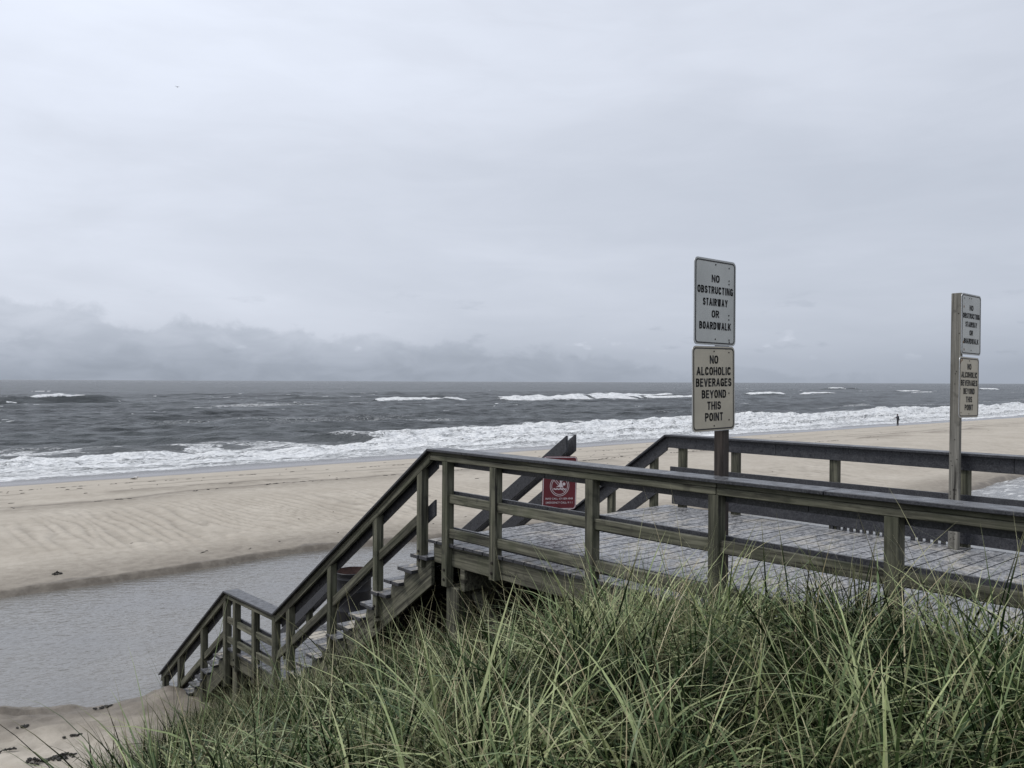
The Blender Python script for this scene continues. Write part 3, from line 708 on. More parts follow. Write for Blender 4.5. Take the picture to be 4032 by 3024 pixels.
def handrail(label, ya, yb, za, slope_, ga, posts):
    """double centre handrail: two boards either side of a row of posts"""
    hr = thing('handrail', (6.95, ya, ga), label, 'handrail', 'centre handrails of the stairs')
    zt = lambda y: za-slope_*(y-ya)
    for x0, x1, dy in ((6.95-.080, 6.95-.046, 0.0), (6.95+.046, 6.95+.080, 0.012)):
        MB().slope(ya-dy, zt(ya-dy), yb, zt(yb), 0.19, x0, x1, 0.004).build('top_board', COMP, hr)
        MB().slope(ya+.02, zt(ya+.02)-.40, yb, zt(yb)-.40, 0.16, x0, x1, 0.004).build('lower_board', COMP, hr)
    for y in posts:
        MB().hull8([(6.95-.0445, y-.0445, zt(y)-1.15), (6.95+.0445, y-.0445, zt(y)-1.15), (6.95+.0445, y+.0445, zt(y)-1.15), (6.95-.0445, y+.0445, zt(y)-1.15),
                    (6.95-.0445, y-.0445, zt(y-.0445)-.05), (6.95+.0445, y-.0445, zt(y-.0445)-.05), (6.95+.0445, y+.0445, zt(y+.0445)-.05), (6.95-.0445, y+.0445, zt(y+.0445)-.05)], .004).build('post', WOOD_Z, hr)
handrail('double centre handrail standing out above the upper stairs behind the red sign', 6.93, 10.25, 0.985, 0.68, -0.3, (7.16, 8.3, 9.2, 10.1))
handrail('double centre handrail of the lower stairs just behind the barrel', 12.20, 14.6, -1.48, 0.705, -2.6, (12.32, 13.2, 14.1))

# ------------------------------------------------------------------ signs
def rrect(w_, h_, r, n=8):
    pts = []
    for cx, cy, a0 in ((w_/2-r, h_/2-r, 0), (-w_/2+r, h_/2-r, pi/2), (-w_/2+r, -h_/2+r, pi), (w_/2-r, -h_/2+r, 1.5*pi)):
        for i in range(n+1): pts.append((cx+r*cos(a0+pi/2*i/n), cy+r*sin(a0+pi/2*i/n)))
    return pts
def flat_mesh(polys, z0, z1, mtx):
    """extruded polygons in sign space (x right, y up, z towards the reader)"""
    bm = bmesh.new()
    for poly in polys:
        a = [bm.verts.new((x, y, z0)) for x, y in poly]; c = [bm.verts.new((x, y, z1)) for x, y in poly]; n = len(poly)
        fs = [bm.faces.new(c), bm.faces.new(a[::-1])]
        for i in range(n): fs.append(bm.faces.new([a[i], a[(i+1) % n], c[(i+1) % n], c[i]]))
        bmesh.ops.recalc_face_normals(bm, faces=fs)
    bmesh.ops.transform(bm, matrix=mtx, verts=bm.verts)
    return bm
def ring_mesh(outer, inner, z0, z1, mtx):
    bm = bmesh.new(); n = len(outer)
    L = [[bm.verts.new((x, y, z)) for x, y in pl] for pl, z in ((outer, z0), (outer, z1), (inner, z1), (inner, z0))]
    fs = []
    for a, c in zip(L, L[1:]+L[:1]):
        for i in range(n): fs.append(bm.faces.new([a[i], a[(i+1) % n], c[(i+1) % n], c[i]]))
    bmesh.ops.recalc_face_normals(bm, faces=fs)
    bmesh.ops.transform(bm, matrix=mtx, verts=bm.verts)
    return bm
def from_bm(name, bm, mat, parent, root):
    me = bpy.data.meshes.new(name); bm.to_mesh(me); bm.free()
    o = link_mesh(name, me, None, mat); o.parent = parent
    if parent == root: o.location = -root.location
    return o
def text_bm(lines, mtx, z, bold=0.034):
    """lines: (string, centre x, centre y, width, cap height)"""
    bm = bmesh.new()
    for s, cx, cy, wd, ch in lines:
        cu = bpy.data.curves.new('t', 'FONT'); cu.body = s; cu.align_x = 'LEFT'; cu.size = 1.0; cu.offset = bold; cu.resolution_u = 3; cu.space_character = 1.06
        ob = bpy.data.objects.new('t', cu); COL.objects.link(ob)
        bpy.context.view_layer.update()
        me = bpy.data.meshes.new_from_object(ob.evaluated_get(bpy.context.evaluated_depsgraph_get()))
        co = np.empty(len(me.vertices)*3, np.float32); me.vertices.foreach_get('co', co); co = co.reshape(-1, 3)
        mn = co.min(0); mx = co.max(0); sz = mx-mn
        co[:, 0] = (co[:, 0]-mn[0])/sz[0]*wd-wd/2+cx; co[:, 1] = (co[:, 1]-mn[1])/sz[1]*ch-ch/2+cy; co[:, 2] = z
        me.vertices.foreach_set('co', co.ravel()); bm.from_mesh(me)
        bpy.data.objects.remove(ob); bpy.data.curves.remove(cu); bpy.data.meshes.remove(me)
    fs = bm.faces[:]
    r = bmesh.ops.extrude_face_region(bm, geom=fs)
    bmesh.ops.translate(bm, vec=(0, 0, 0.0012), verts=[v for v in r['geom'] if isinstance(v, bmesh.types.BMVert)])
    bmesh.ops.transform(bm, matrix=mtx, verts=bm.verts)
    return bm
def disc(cx, cy, rx, ry=None, n=14): ry = ry or rx; return [(cx+rx*cos(2*pi*i/n), cy+ry*sin(2*pi*i/n)) for i in range(n)]
def arc_(cx, cy, rx, ry, a0, a1, n=9): return [(cx+rx*cos(radians(a0+(a1-a0)*i/n)), cy+ry*sin(radians(a0+(a1-a0)*i/n))) for i in range(n+1)]
def loop_(a0, a1): # tall rounded loop
    pts = []
    for i in range(29):
        a = radians(a0+(a1-a0)*i/28); c, s_ = cos(a), sin(a); e = 2/2.9
        pts.append((.5+.5*math.copysign(abs(c)**e, c), .5+.5*math.copysign(abs(s_)**(2/2.3), s_)))
    return pts
GLY = {'N': (.56, [[(0, 0), (0, 1)], [(0, .98), (1, .02)], [(1, 0), (1, 1)]]), 'O': (.56, [loop_(0, 360)]), 'C': (.54, [loop_(38, 322)]),
 'G': (.56, [loop_(38, 325), [(1, .02), (1, .44)], [(.62, .44), (1, .44)]]), 'D': (.55, [[(0, 0), (0, 1)], [(0, 1), (.45, 1)]+arc_(.45, .62, .55, .38, 90, 0)+arc_(.45, .38, .55, .38, 0, -90)+[(0, 0)]]),
 'B': (.54, [[(0, 0), (0, 1)], [(0, 1), (.5, 1)]+arc_(.5, .77, .42, .23, 90, -90)+[(0, .54)], [(.5, .54)]+arc_(.5, .27, .5, .27, 90, -90)+[(0, 0)]]),
 'R': (.55, [[(0, 0), (0, 1)], [(0, 1), (.5, 1)]+arc_(.5, .75, .48, .25, 90, -90)+[(0, .5)], [(.5, .48), (1, 0)]]), 'P': (.53, [[(0, 0), (0, 1)], [(0, 1), (.5, 1)]+arc_(.5, .73, .5, .27, 90, -90)+[(0, .46)]]),
 'S': (.53, [arc_(.5, .74, .48, .26, 25, 225)+[(.35, .52), (.65, .47)]+arc_(.5, .26, .5, .26, 45, -155)]), 'T': (.50, [[(.5, 0), (.5, 1)], [(0, 1), (1, 1)]]), 'U': (.55, [[(0, 1), (0, .3)]+arc_(.5, .3, .5, .3, 180, 360)+[(1, 1)]]),
 'I': (0.0, [[(0, 0), (0, 1)]]), 'A': (.62, [[(0, 0), (.5, 1)], [(.5, 1), (1, 0)], [(.2, .3), (.8, .3)]]), 'W': (.90, [[(0, 1), (.25, 0)], [(.25, 0), (.5, 1)], [(.5, 1), (.75, 0)], [(.75, 0), (1, 1)]]),
 'Y': (.62, [[(0, 1), (.5, .45)], [(1, 1), (.5, .45)], [(.5, .45), (.5, 0)]]), 'K': (.57, [[(0, 0), (0, 1)], [(1, 1), (.05, .4)], [(.35, .6), (1, 0)]]), 'L': (.46, [[(0, 0), (0, 1)], [(0, 0), (1, 0)]]),
 'H': (.56, [[(0, 0), (0, 1)], [(1, 0), (1, 1)], [(0, .52), (1, .52)]]), 'E': (.48, [[(0, 0), (0, 1)], [(0, 1), (1, 1)], [(0, .53), (.9, .53)], [(0, 0), (1, 0)]]), 'V': (.62, [[(0, 1), (.5, 0)], [(.5, 0), (1, 1)]])}
def stroke_text(word, cx, cy, wd, ch):
    t_ = .225*ch; adv = .125*ch
    inner_w = wd-len(word)*t_-adv*(len(word)-1); tot = sum(GLY[c_][0] for c_ in word) or 1
    k = inner_w/tot; x = cx-wd/2; out = []
    for c_ in word:
        gw = GLY[c_][0]*k
        def mp_(p): return (x+t_/2+p[0]*gw, cy-ch/2+t_/2*.9+p[1]*(ch-t_*.9))
        for pl in GLY[c_][1]:
            q = [mp_(p) for p in pl]
            for i, (a, b_) in enumerate(zip(q, q[1:])):
                dx, dy = b_[0]-a[0], b_[1]-a[1]; L = math.hypot(dx, dy) or 1; ux, uy = dx/L, dy/L
                tw = t_ if abs(uy) > .5 else t_*.86
                e0 = tw*.42 if len(q) == 2 or i == 0 else tw*.12; e1 = tw*.42 if len(q) == 2 or i == len(q)-2 else tw*.12
                pts = [(a[0]-ux*e0-uy*tw/2, a[1]-uy*e0+ux*tw/2), (b_[0]+ux*e1-uy*tw/2, b_[1]+uy*e1+ux*tw/2), (b_[0]+ux*e1+uy*tw/2, b_[1]+uy*e1-ux*tw/2), (a[0]-ux*e0+uy*tw/2, a[1]-uy*e0-ux*tw/2)]
                out.append([(px_, min(max(py_, cy-ch/2), cy+ch/2)) for px_, py_ in pts])
        x += gw+t_+adv
    return out
TXT_A = [('NO', .225, .19), ('OBSTRUCTING', .36, .86), ('STAIRWAY', .50, .60), ('OR', .637, .18), ('BOARDWALK', .775, .765)]
TXT_B = [('NO', .157, .20), ('ALCOHOLIC', .293, .81), ('BEVERAGES', .427, .84), ('BEYOND', .564, .575), ('THIS', .70, .325), ('POINT', .833, .425)]
def panel(root, cx, cy, cz, w_, h_, tilt, mat, txt, ch, dots, rust, yaw=0.0, plabel=None):
    # sign space -> world: x -> +X, y -> +Z, z -> -Y (faces the land)
    mtx = Matrix.Translation((cx, cy, cz)) @ Matrix.Rotation(yaw, 4, 'Z') @ Matrix(((1, 0, 0, 0), (0, 0, -1, 0), (0, 1, 0, 0), (0, 0, 0, 1))) @ Matrix.Rotation(tilt, 4, 'Z')
    p = from_bm('sign_panel', flat_mesh([rrect(w_, h_, .038)], 0.0, .003, mtx), mat, root, root)
    if plabel: p['label'] = plabel
    from_bm('border', ring_mesh(rrect(w_-.022, h_-.022, .030), rrect(w_-.040, h_-.040, .023), .0034, .0046, mtx), BLACK, p, root)
    from_bm('rim', ring_mesh(rrect(w_+.003, h_+.003, .039), rrect(w_-.006, h_-.006, .036), -.0005, .0036, mtx), ALU, p, root)
    for s, f, wf in txt: from_bm('lettering', flat_mesh(stroke_text(s, 0.0, h_/2-f*h_, wf*w_, ch), .0034, .0046, mtx), BLACK, p, root)
    from_bm('screws', flat_mesh([disc(x*w_, y*h_, .0055) for x, y in dots], .0034, .0060, mtx), BOLT, p, root)
    if rust: from_bm('rust_spots', flat_mesh([disc(x*w_, y*h_, .007, .013) for x, y in rust], .0034, .0042, mtx), RUSTSPOT, p, root)
    return p
grp = 'sign posts with two stacked notices'
s1 = thing('sign_post', (5.29, 3.70, 0.0), 'nearer brown sign post on the near side carrying two large rule signs', 'sign post', grp)
MB().box(5.235, 5.315, 3.66, 3.74, 0.001, 2.40, .006).build('post', WOOD_BROWN, s1)
D1 = [(0.0, .44), (0.0, -.43), (.33, .42), (.33, .27), (.33, .23), (.33, -.14), (.33, -.19), (.34, -.43), (.345, -.455)]
panel(s1, 5.110, 3.645, 2.174, .495, .614, -.004, SIGN_WHITE, TXT_A, .054, D1, [], plabel='white upper panel with black lettering')
panel(s1, 5.098, 3.645, 1.556, .505, .606, .012, SIGN_TAN, TXT_B, .060, [(0, .44), (0, -.44), (.36, .43), (.36, -.06), (.36, -.38)], [], plabel='tan lower panel with black lettering')
s2 = thing('sign_post', (8.62, 3.37, 0.0), 'pale bleached sign post by the far railing carrying two smaller looking rule signs', 'sign post', grp)
pp = MB().hull8([(8.59, 3.33, .001), (8.638, 3.33, .001), (8.638, 3.425, .001), (8.59, 3.425, .001), (8.642, 3.33, 2.475), (8.69, 3.33, 2.475), (8.69, 3.425, 2.475), (8.642, 3.425, 2.475)], .005).build('post', WOOD_PALE, s2)
mb = MB()
for k in range(26):
    zz = random.choice([random.uniform(.08, .22), random.uniform(.48, .58), random.uniform(.80, 1.0), random.uniform(.1, 2.4)]); yy = random.uniform(3.345, 3.41)
    xo = .052*zz/2.475; mb.box(8.5875+xo, 8.591+xo, yy-.004, yy+.004, zz-.004, zz+.004, 0)
o = mb.build('nail_holes', BOLT); o.parent = pp
panel(s2, 8.845, 3.320, 2.174, .470, .590, -.012, SIGN_WHITE, TXT_A, .052, [(0, .43), (0, -.43), (-.36, .42), (-.1, .43)], [(-.38, .28), (-.40, -.30), (-.36, -.42)], plabel='white upper panel, tilted, with rust spots')
panel(s2, 8.800, 3.320, 1.562, .470, .585, -.018, SIGN_TAN, TXT_B, .058, [(0, .44), (0, -.44), (-.4, -.42), (-.46, -.03)], [(-.42, .43), (-.36, .45), (-.45, .40)], plabel='tan lower panel, tilted, with rust spots')

# red no-swimming sign on the head of the centre handrail
rs = thing('warning_sign', (6.79, 6.98, 0.0), 'dark red no swimming sign on a short post at the top of the stairs', 'sign')
MB().box(6.765, 6.82, 6.96, 7.0, 0.001, 0.70, .004).build('post', WOOD_BROWN, rs)
rm = Matrix.Translation((6.775, 6.935, 0.450)) @ Matrix.Rotation(radians(-22), 4, 'Z') @ Matrix(((1, 0, 0, 0), (0, 0, -1, 0), (0, 1, 0, 0), (0, 0, 0, 1))) @ Matrix.Rotation(-.03, 4, 'Z')
rw, rh = .420, .605
rp = from_bm('sign_panel', flat_mesh([rrect(rw, rh, .04)], 0, .003, rm), RED, rs, rs)
from_bm('border', ring_mesh(rrect(rw-.012, rh-.012, .034), rrect(rw-.028, rh-.028, .027), .0034, .0046, rm), PINK, rp, rs)
cy = -.035; R_ = .118
def circ(r, n=40): return [(r*cos(2*pi*i/n), cy+r*sin(2*pi*i/n)) for i in range(n)]
bm = ring_mesh(circ(R_), circ(R_-.006), .0034, .0044, rm)
for extra in (ring_mesh(circ(R_-.018), circ(R_-.024), .0034, .0044, rm),
              flat_mesh([[(-.080, cy+.068), (-.076, cy+.072), (.072, cy-.076), (.068, cy-.080)], [(-.066, cy+.082), (-.062, cy+.086), (.086, cy-.062), (.082, cy-.066)]], .0034, .0044, rm)):
    tmp = bpy.data.meshes.new('tmp'); extra.to_mesh(tmp); bm.from_mesh(tmp); bpy.data.meshes.remove(tmp); extra.free()
from_bm('prohibition_ring', bm, PINK, rp, rs)
wave = [(-.075+.15*i/16, cy-.028+.004*sin(i*1.6)) for i in range(17)]
swim = [disc(.052, cy+.022, .018), [(-.045, cy-.014), (-.01, cy+.008), (.002, cy+.036), (.000, cy+.062), (.056, cy+.068), (.058, cy+.060), (.022, cy+.050), (.030, cy+.018), (.044, cy-.012), (.02, cy-.016), (0, cy-.010)],
        wave+[(x, y-.014) for x, y in wave[::-1]]]
from_bm('swimmer_symbol', flat_mesh(swim, .0046, .0054, rm), PINK, rp, rs)
for ln in (('INFO CALL: 631-854-4949', 0, -.180, .335, .023), ('EMERGENCY CALL: 9 1 1', 0, -.225, .325, .023)): from_bm('lettering', text_bm([ln], rm, .0036, .010), PINK, rp, rs)
from_bm('screws', flat_mesh([disc(0, .27, .006), disc(0, -.275, .006)], .0034, .006, rm), BOLT, rp, rs)

# ------------------------------------------------------------------ barrel on the landing
dr = thing('barrel', (7.0, 11.85, ZL), 'black steel barrel with a rusty rim standing open on the landing', 'barrel')
pr = [(0.001, .001), (.287, .001), (.292, .012), (.286, .03), (.286, .27), (.296, .285), (.286, .30), (.286, .57), (.296, .585), (.286, .60), (.286, .77), (.292, .78), (.286, .79), (.286, .862), (.294, .872), (.292, .885), (.281, .885)]
MB().lathe([(r, ZL+z) for r, z in pr], 7.0, 11.85, 48).build('shell', DRUM, dr, True)
MB().lathe([(.2805, ZL+.884), (.279, ZL+.86), (.279, ZL+.70), (.001, ZL+.70)], 7.0, 11.85, 48).build('rusty_inside', RUST, dr, True)

# ------------------------------------------------------------------ people and birds
def skin_mesh(name, verts, edges, radii, sub=2):
    me = bpy.data.meshes.new(name); me.from_pydata(verts, edges, [])
    ob = bpy.data.objects.new(name, me); COL.objects.link(ob)
    bpy.context.view_layer.objects.active = ob
    sk = ob.modifiers.new('s', 'SKIN'); sk.use_smooth_shade = True
    for i, r in enumerate(radii):
        sv = me.skin_vertices[0].data[i]; sv.radius = (r, r) if not isinstance(r, tuple) else r; sv.use_root = (i == 0)
    ss = ob.modifiers.new('d', 'SUBSURF'); ss.levels = sub; ss.render_levels = sub
    dg = bpy.context.evaluated_depsgraph_get(); dg.update()
    out = bpy.data.meshes.new_from_object(ob.evaluated_get(dg))
    bpy.data.objects.remove(ob); bpy.data.meshes.remove(me)
    return out
CLOTH = plain('dark_trousers', (0.020, 0.018, 0.018), 0.85, vary=0.2); JACK = plain('navy_jacket', (0.016, 0.020, 0.030), 0.7, vary=0.3); SKIN = plain('skin', (0.30, 0.18, 0.13), 0.6, vary=0.1); HAT = plain('black_cap', (0.012, 0.012, 0.013), 0.8)
PXY = (131.0, 59.7)
pz = float(ground(np.array([PXY[0]]), np.array([PXY[1]]))[0])
per = thing('person', (PXY[0], PXY[1], pz), 'person in dark jacket, trousers and cap standing at the edge of the surf, arms forward', 'person')
# figure space: f = facing direction (towards the left of the photo, slightly seaward), s = sideways
fdir = Vector((-0.86, 0.51, 0)).normalized(); sdir = Vector((-fdir.y, fdir.x, 0))
def P(f, s, z): v = fdir*f+sdir*s; return (PXY[0]+v.x, PXY[1]+v.y, pz+z)
vb = [P(0, 0, .95), P(-.01, 0, 1.15), P(-.01, 0, 1.38), P(0, 0, 1.50), P(.03, 0, 1.58), P(.05, 0, 1.68), P(.05, 0, 1.75),
      P(.0, .10, .88), P(.02, .12, .48), P(-.02, .13, .09), P(.13, .14, .045),
      P(.0, -.10, .88), P(.01, -.12, .48), P(-.03, -.13, .09), P(.12, -.14, .045),
      P(-.01, .19, 1.43), P(.14, .25, 1.22), P(.40, .15, 1.27), P(.50, .12, 1.24), P(-.01, -.19, 1.43), P(.16, -.24, 1.20), P(.38, -.14, 1.24), P(.47, -.10, 1.20)]
eb = [(0, 1), (1, 2), (2, 3), (3, 4), (4, 5), (5, 6), (0, 7), (7, 8), (8, 9), (9, 10), (0, 11), (11, 12), (12, 13), (13, 14), (2, 15), (15, 16), (16, 17), (17, 18), (2, 19), (19, 20), (20, 21), (21, 22)]
rb = [.15, .14, .17, .085, .06, .095, .07, .10, .075, .055, .045, .10, .075, .055, .045, .075, .055, .042, .03, .075, .055, .042, .03]
bme = skin_mesh('body', vb, eb, rb)
link_mesh('body', bme, per, CLOTH)
jv = [P(-.03, 0, .80), P(-.02, 0, .95), P(-.01, 0, 1.15), P(-.01, 0, 1.36), P(0, 0, 1.48), P(-.01, .19, 1.42), P(.14, .26, 1.22), P(.36, .17, 1.27), P(-.01, -.19, 1.42), P(.16, -.25, 1.20), P(.34, -.16, 1.24), P(-.22, 0, .93), P(-.36, .02, .98)]
je = [(2, 1), (1, 0), (2, 3), (3, 4), (3, 5), (5, 6), (6, 7), (3, 8), (8, 9), (9, 10), (1, 11), (11, 12)]
jv2 = [jv[2]]+[jv[i] for i in range(len(jv)) if i != 2]; mp = {2: 0}; c_ = 1
for i in range(len(jv)):
    if i != 2: mp[i] = c_; c_ += 1
jr = {0: .19, 1: .19, 2: .175, 3: .20, 4: .10, 5: .09, 6: .075, 7: .058, 8: .09, 9: .075, 10: .058, 11: .12, 12: .05}
jr2 = [0]*len(jv)
for k, v_ in jr.items(): jr2[mp[k]] = v_
link_mesh('jacket', skin_mesh('jacket', jv2, [(mp[a], mp[b_]) for a, b_ in je], jr2), per, JACK)
mb = MB(); c0 = Vector(P(.05, 0, 1.74)); bmesh.ops.create_uvsphere(mb.bm, u_segments=16, v_segments=10, radius=.108, matrix=Matrix.Translation(c0) @ Matrix.Diagonal((1, 1, .72, 1)))
br = Vector(P(.17, 0, 1.725)); bmesh.ops.create_uvsphere(mb.bm, u_segments=14, v_segments=8, radius=.08, matrix=Matrix.Translation(br) @ Matrix.Diagonal((1.1, .9, .16, 1)))
mb.build('cap', HAT, per, True)
mb = MB(); fc_ = Vector(P(.085, 0, 1.645)); bmesh.ops.create_uvsphere(mb.bm, u_segments=14, v_segments=10, radius=.075, matrix=Matrix.Translation(fc_) @ Matrix.Diagonal((1, 1, 1.2, 1)))
for s_ in (.14, -.115):
    hx = Vector(P(.50 if s_ > 0 else .47, s_, 1.22)); bmesh.ops.create_uvsphere(mb.bm, u_segments=10, v_segments=8, radius=.045, matrix=Matrix.Translation(hx))
mb.build('skin', SKIN, per, True)

FEATH = plain('grey_feathers', (0.10, 0.10, 0.105), 0.8); FEATHW = plain('white_feathers', (0.6, 0.58, 0.55), 0.8); FEATHG = plain('grey_wing_feathers', (0.17, 0.16, 0.14), 0.8)
# flying gull at photo (697,342): direction from the camera
def ray(u, v):
    d = cam.matrix_world.to_3x3() @ Vector(((u-2016)/3350, -(v-1512)/3350, -1)); return d
gd = ray(697, 342); gp = Vector((0, 0, CZ))+gd*200.0
rgt = cam.matrix_world.to_3x3() @ Vector((1, 0, 0)); upv = Vector((0, 0, 1)); fwd = upv.cross(rgt).normalized()
fg = thing('flying_gull', gp, 'small dark gull gliding high in the grey sky', 'bird')
def Q(a, b_, c_): return gp+rgt*a+fwd*b_+upv*c_
mb = MB(); mb.tube([Q(.02, -.26, 0), Q(.02, -.12, .01), Q(.02, .05, .0), Q(.02, .22, -.03), Q(.02, .36, -.02)], [.02, .06, .08, .045, .015], 8); mb.build('body', FEATH, fg, True)
for sgn, dz in ((-1, .20), (1, -.08)):
    mb = MB(); prev = None
    secs = [(0.0, .13, 0), (.22, .14, dz*.25+.05), (.42, .10, dz*.7+.03), (.56, .02, dz+.02)]
    vs = []
    for x, ch_, z_ in secs:
        vs.append([mb.bm.verts.new(Q(sgn*x+.02, ch_-.02-x*.15, z_)), mb.bm.verts.new(Q(sgn*x+.02, -ch_-x*.15, z_)), mb.bm.verts.new(Q(sgn*x+.02, -.02-x*.15, z_+.02))])
    for a, c2 in zip(vs, vs[1:]):
        for i in range(3): mb.bm.faces.new([a[i], a[(i+1) % 3], c2[(i+1) % 3], c2[i]])
    bmesh.ops.recalc_face_normals(mb.bm, faces=mb.bm.faces[:]); mb.build('wing', FEATH, fg)
# gull resting by the wet sand, photo (532,1884)
gx_, gy_ = 16.6, 57.5
def onground(u, v):
    d = ray(u, v); lo, hi = 2.0, 400.0
    tt = np.linspace(3, 160, 3000); pts_ = np.array([d.x, d.y, d.z])[None]*tt[:, None]
    g_ = ground(pts_[:, 0], pts_[:, 1]); k = np.argmax(CZ+pts_[:, 2] < g_)
    return float(pts_[k, 0]), float(pts_[k, 1]), float(g_[k])
gx_, gy_, gz_ = onground(530, 1889)
rg = thing('resting_gull', (gx_, gy_, gz_), 'pale gull resting on the sand beside the wet edge of the surf', 'bird')
G = Vector((gx_, gy_, gz_))
def Gp(a, b_, c_): return G+rgt*a+fwd*b_+upv*c_
mb = MB(); mb.tube([Gp(-.22, 0, .05), Gp(-.12, 0, .07), Gp(.02, 0, .10), Gp(.12, 0, .12), Gp(.17, 0, .17), Gp(.20, 0, .20), Gp(.25, 0, .19)], [.015, .05, .085, .075, .045, .042, .012], 10); mb.build('body', FEATHW, rg, True)
mb = MB(); mb.tube([Gp(-.26, -.06, .04), Gp(-.12, -.075, .09), Gp(.04, -.085, .12), Gp(.10, -.07, .13)], [.01, .03, .04, .015], 8); mb.build('wing', FEATHG, rg, True)

# ------------------------------------------------------------------ seaweed
def clump(name, u, v, sx, sy, sz, n, label, seed, group=None):
    x, y, z = onground(u, v); r = np.random.default_rng(seed)
    mb = MB()
    for i in range(n):
        a = r.uniform(0, 2*pi); rr = r.uniform(0, 1)**.6
        px_, py_ = rr*cos(a)*sx, rr*sin(a)*sy; th = r.uniform(0, 2*pi); L = r.uniform(.25, .8)*max(sx, sy)*.8
        pts_ = []
        for k in range(5):
            q = (k/4-.5)*L
            X_, Y_ = x+px_+q*cos(th)+.2*L*sin(k*1.7+i), y+py_+q*sin(th)*.6+.15*L*cos(k*2.1+i)
            pts_.append((X_, Y_, float(ground(np.array([X_]), np.array([Y_]))[0])+.008+sz*(1-rr)*r.uniform(.3, 1)*(1-abs(k/2-1)*.7)))
        mb.tube(pts_, [.004+sz*.05, .010+sz*.09, .012+sz*.1, .009+sz*.08, .003], 5)
    o = mb.build(name, WEED); tag(o, label, 'seaweed', group); return o
clump('seaweed_clump', 140, 3000, .10, .08, .03, 20, 'black seaweed scrap lying near the lower left corner of the photo', 1)
clump('seaweed_clump', 235, 2988, .20, .06, .035, 30, 'widest black seaweed heap on the sand left of the dune grass', 2)
clump('seaweed_clump', 95, 2868, .10, .05, .02, 12, 'thin dark seaweed scrap on the sand above the two lower heaps', 3)
clump('seaweed_clump', 412, 2790, .16, .04, .02, 14, 'dark seaweed strand lying just below the pool edge', 4)
clump('seaweed_clump', 25, 2955, .12, .03, .02, 10, 'thin dark twig of seaweed at the left edge of the sand', 5)
clump('seaweed_clump', 275, 2905, .14, .03, .015, 10, 'dark seaweed strand midway between pool edge and lower heaps', 6)
clump('seaweed_clump', 226, 2262, .11, .09, .10, 22, 'dark seaweed lump alone on the pale beach above the pool', 7)
# wrack lines: uncounted bits along old tide marks
r = np.random.default_rng(3); mb = MB(); pts_ = []
for lx0, lx1, yb, n, wig in ((2, 75, 35.8, 330, 1.9), (5, 60, 46.0, 140, 1.2), (3, 90, 41.5, 50, 2.5), (20, 160, 52, 90, 2.5), (2, 40, 29, 26, 5), (2, 60, 35, 26, 6), (30, 140, 38, 40, 8), (2.5, 30, 24.6, 22, 0.8)):
    xs = r.uniform(lx0, lx1, n); cl = vnoise(xs*.5, 0*xs+yb, 23); keep = cl > (.48 if n > 100 else .2)
    xs = xs[keep]; yy = yb+wig*(fbm(xs*.12, 0*xs+yb, 21, 4)-.5)*2+r.normal(0, .08 if n > 100 else wig*.4, len(xs))
    pts_ += list(zip(xs, yy))
for x, y in pts_:
    if y < pool_far(np.array([x]))[0]+.4: continue
    z = float(ground(np.array([x]), np.array([y]))[0]); L = r.uniform(.03, .07+.0025*y); th = r.normal(0, .4); hgt_ = r.uniform(.004, .006+.00028*y)
    mb.tube([(x-L*cos(th), y-L*sin(th), z), (x-L*.4*cos(th), y-L*.4*sin(th)+r.uniform(-.05, .05), z+hgt_), (x+L*.4*cos(th), y+L*.4*sin(th)+r.uniform(-.05, .05), z+hgt_*.8), (x+L*cos(th), y+L*sin(th), z)], [.003, .008+hgt_*.4, .008+hgt_*.3, .003], 5)
wk = mb.build('seaweed_wrack', WEED); tag(wk, 'scattered dark scraps of seaweed along old tide lines on the beach', 'seaweed', kind='stuff')

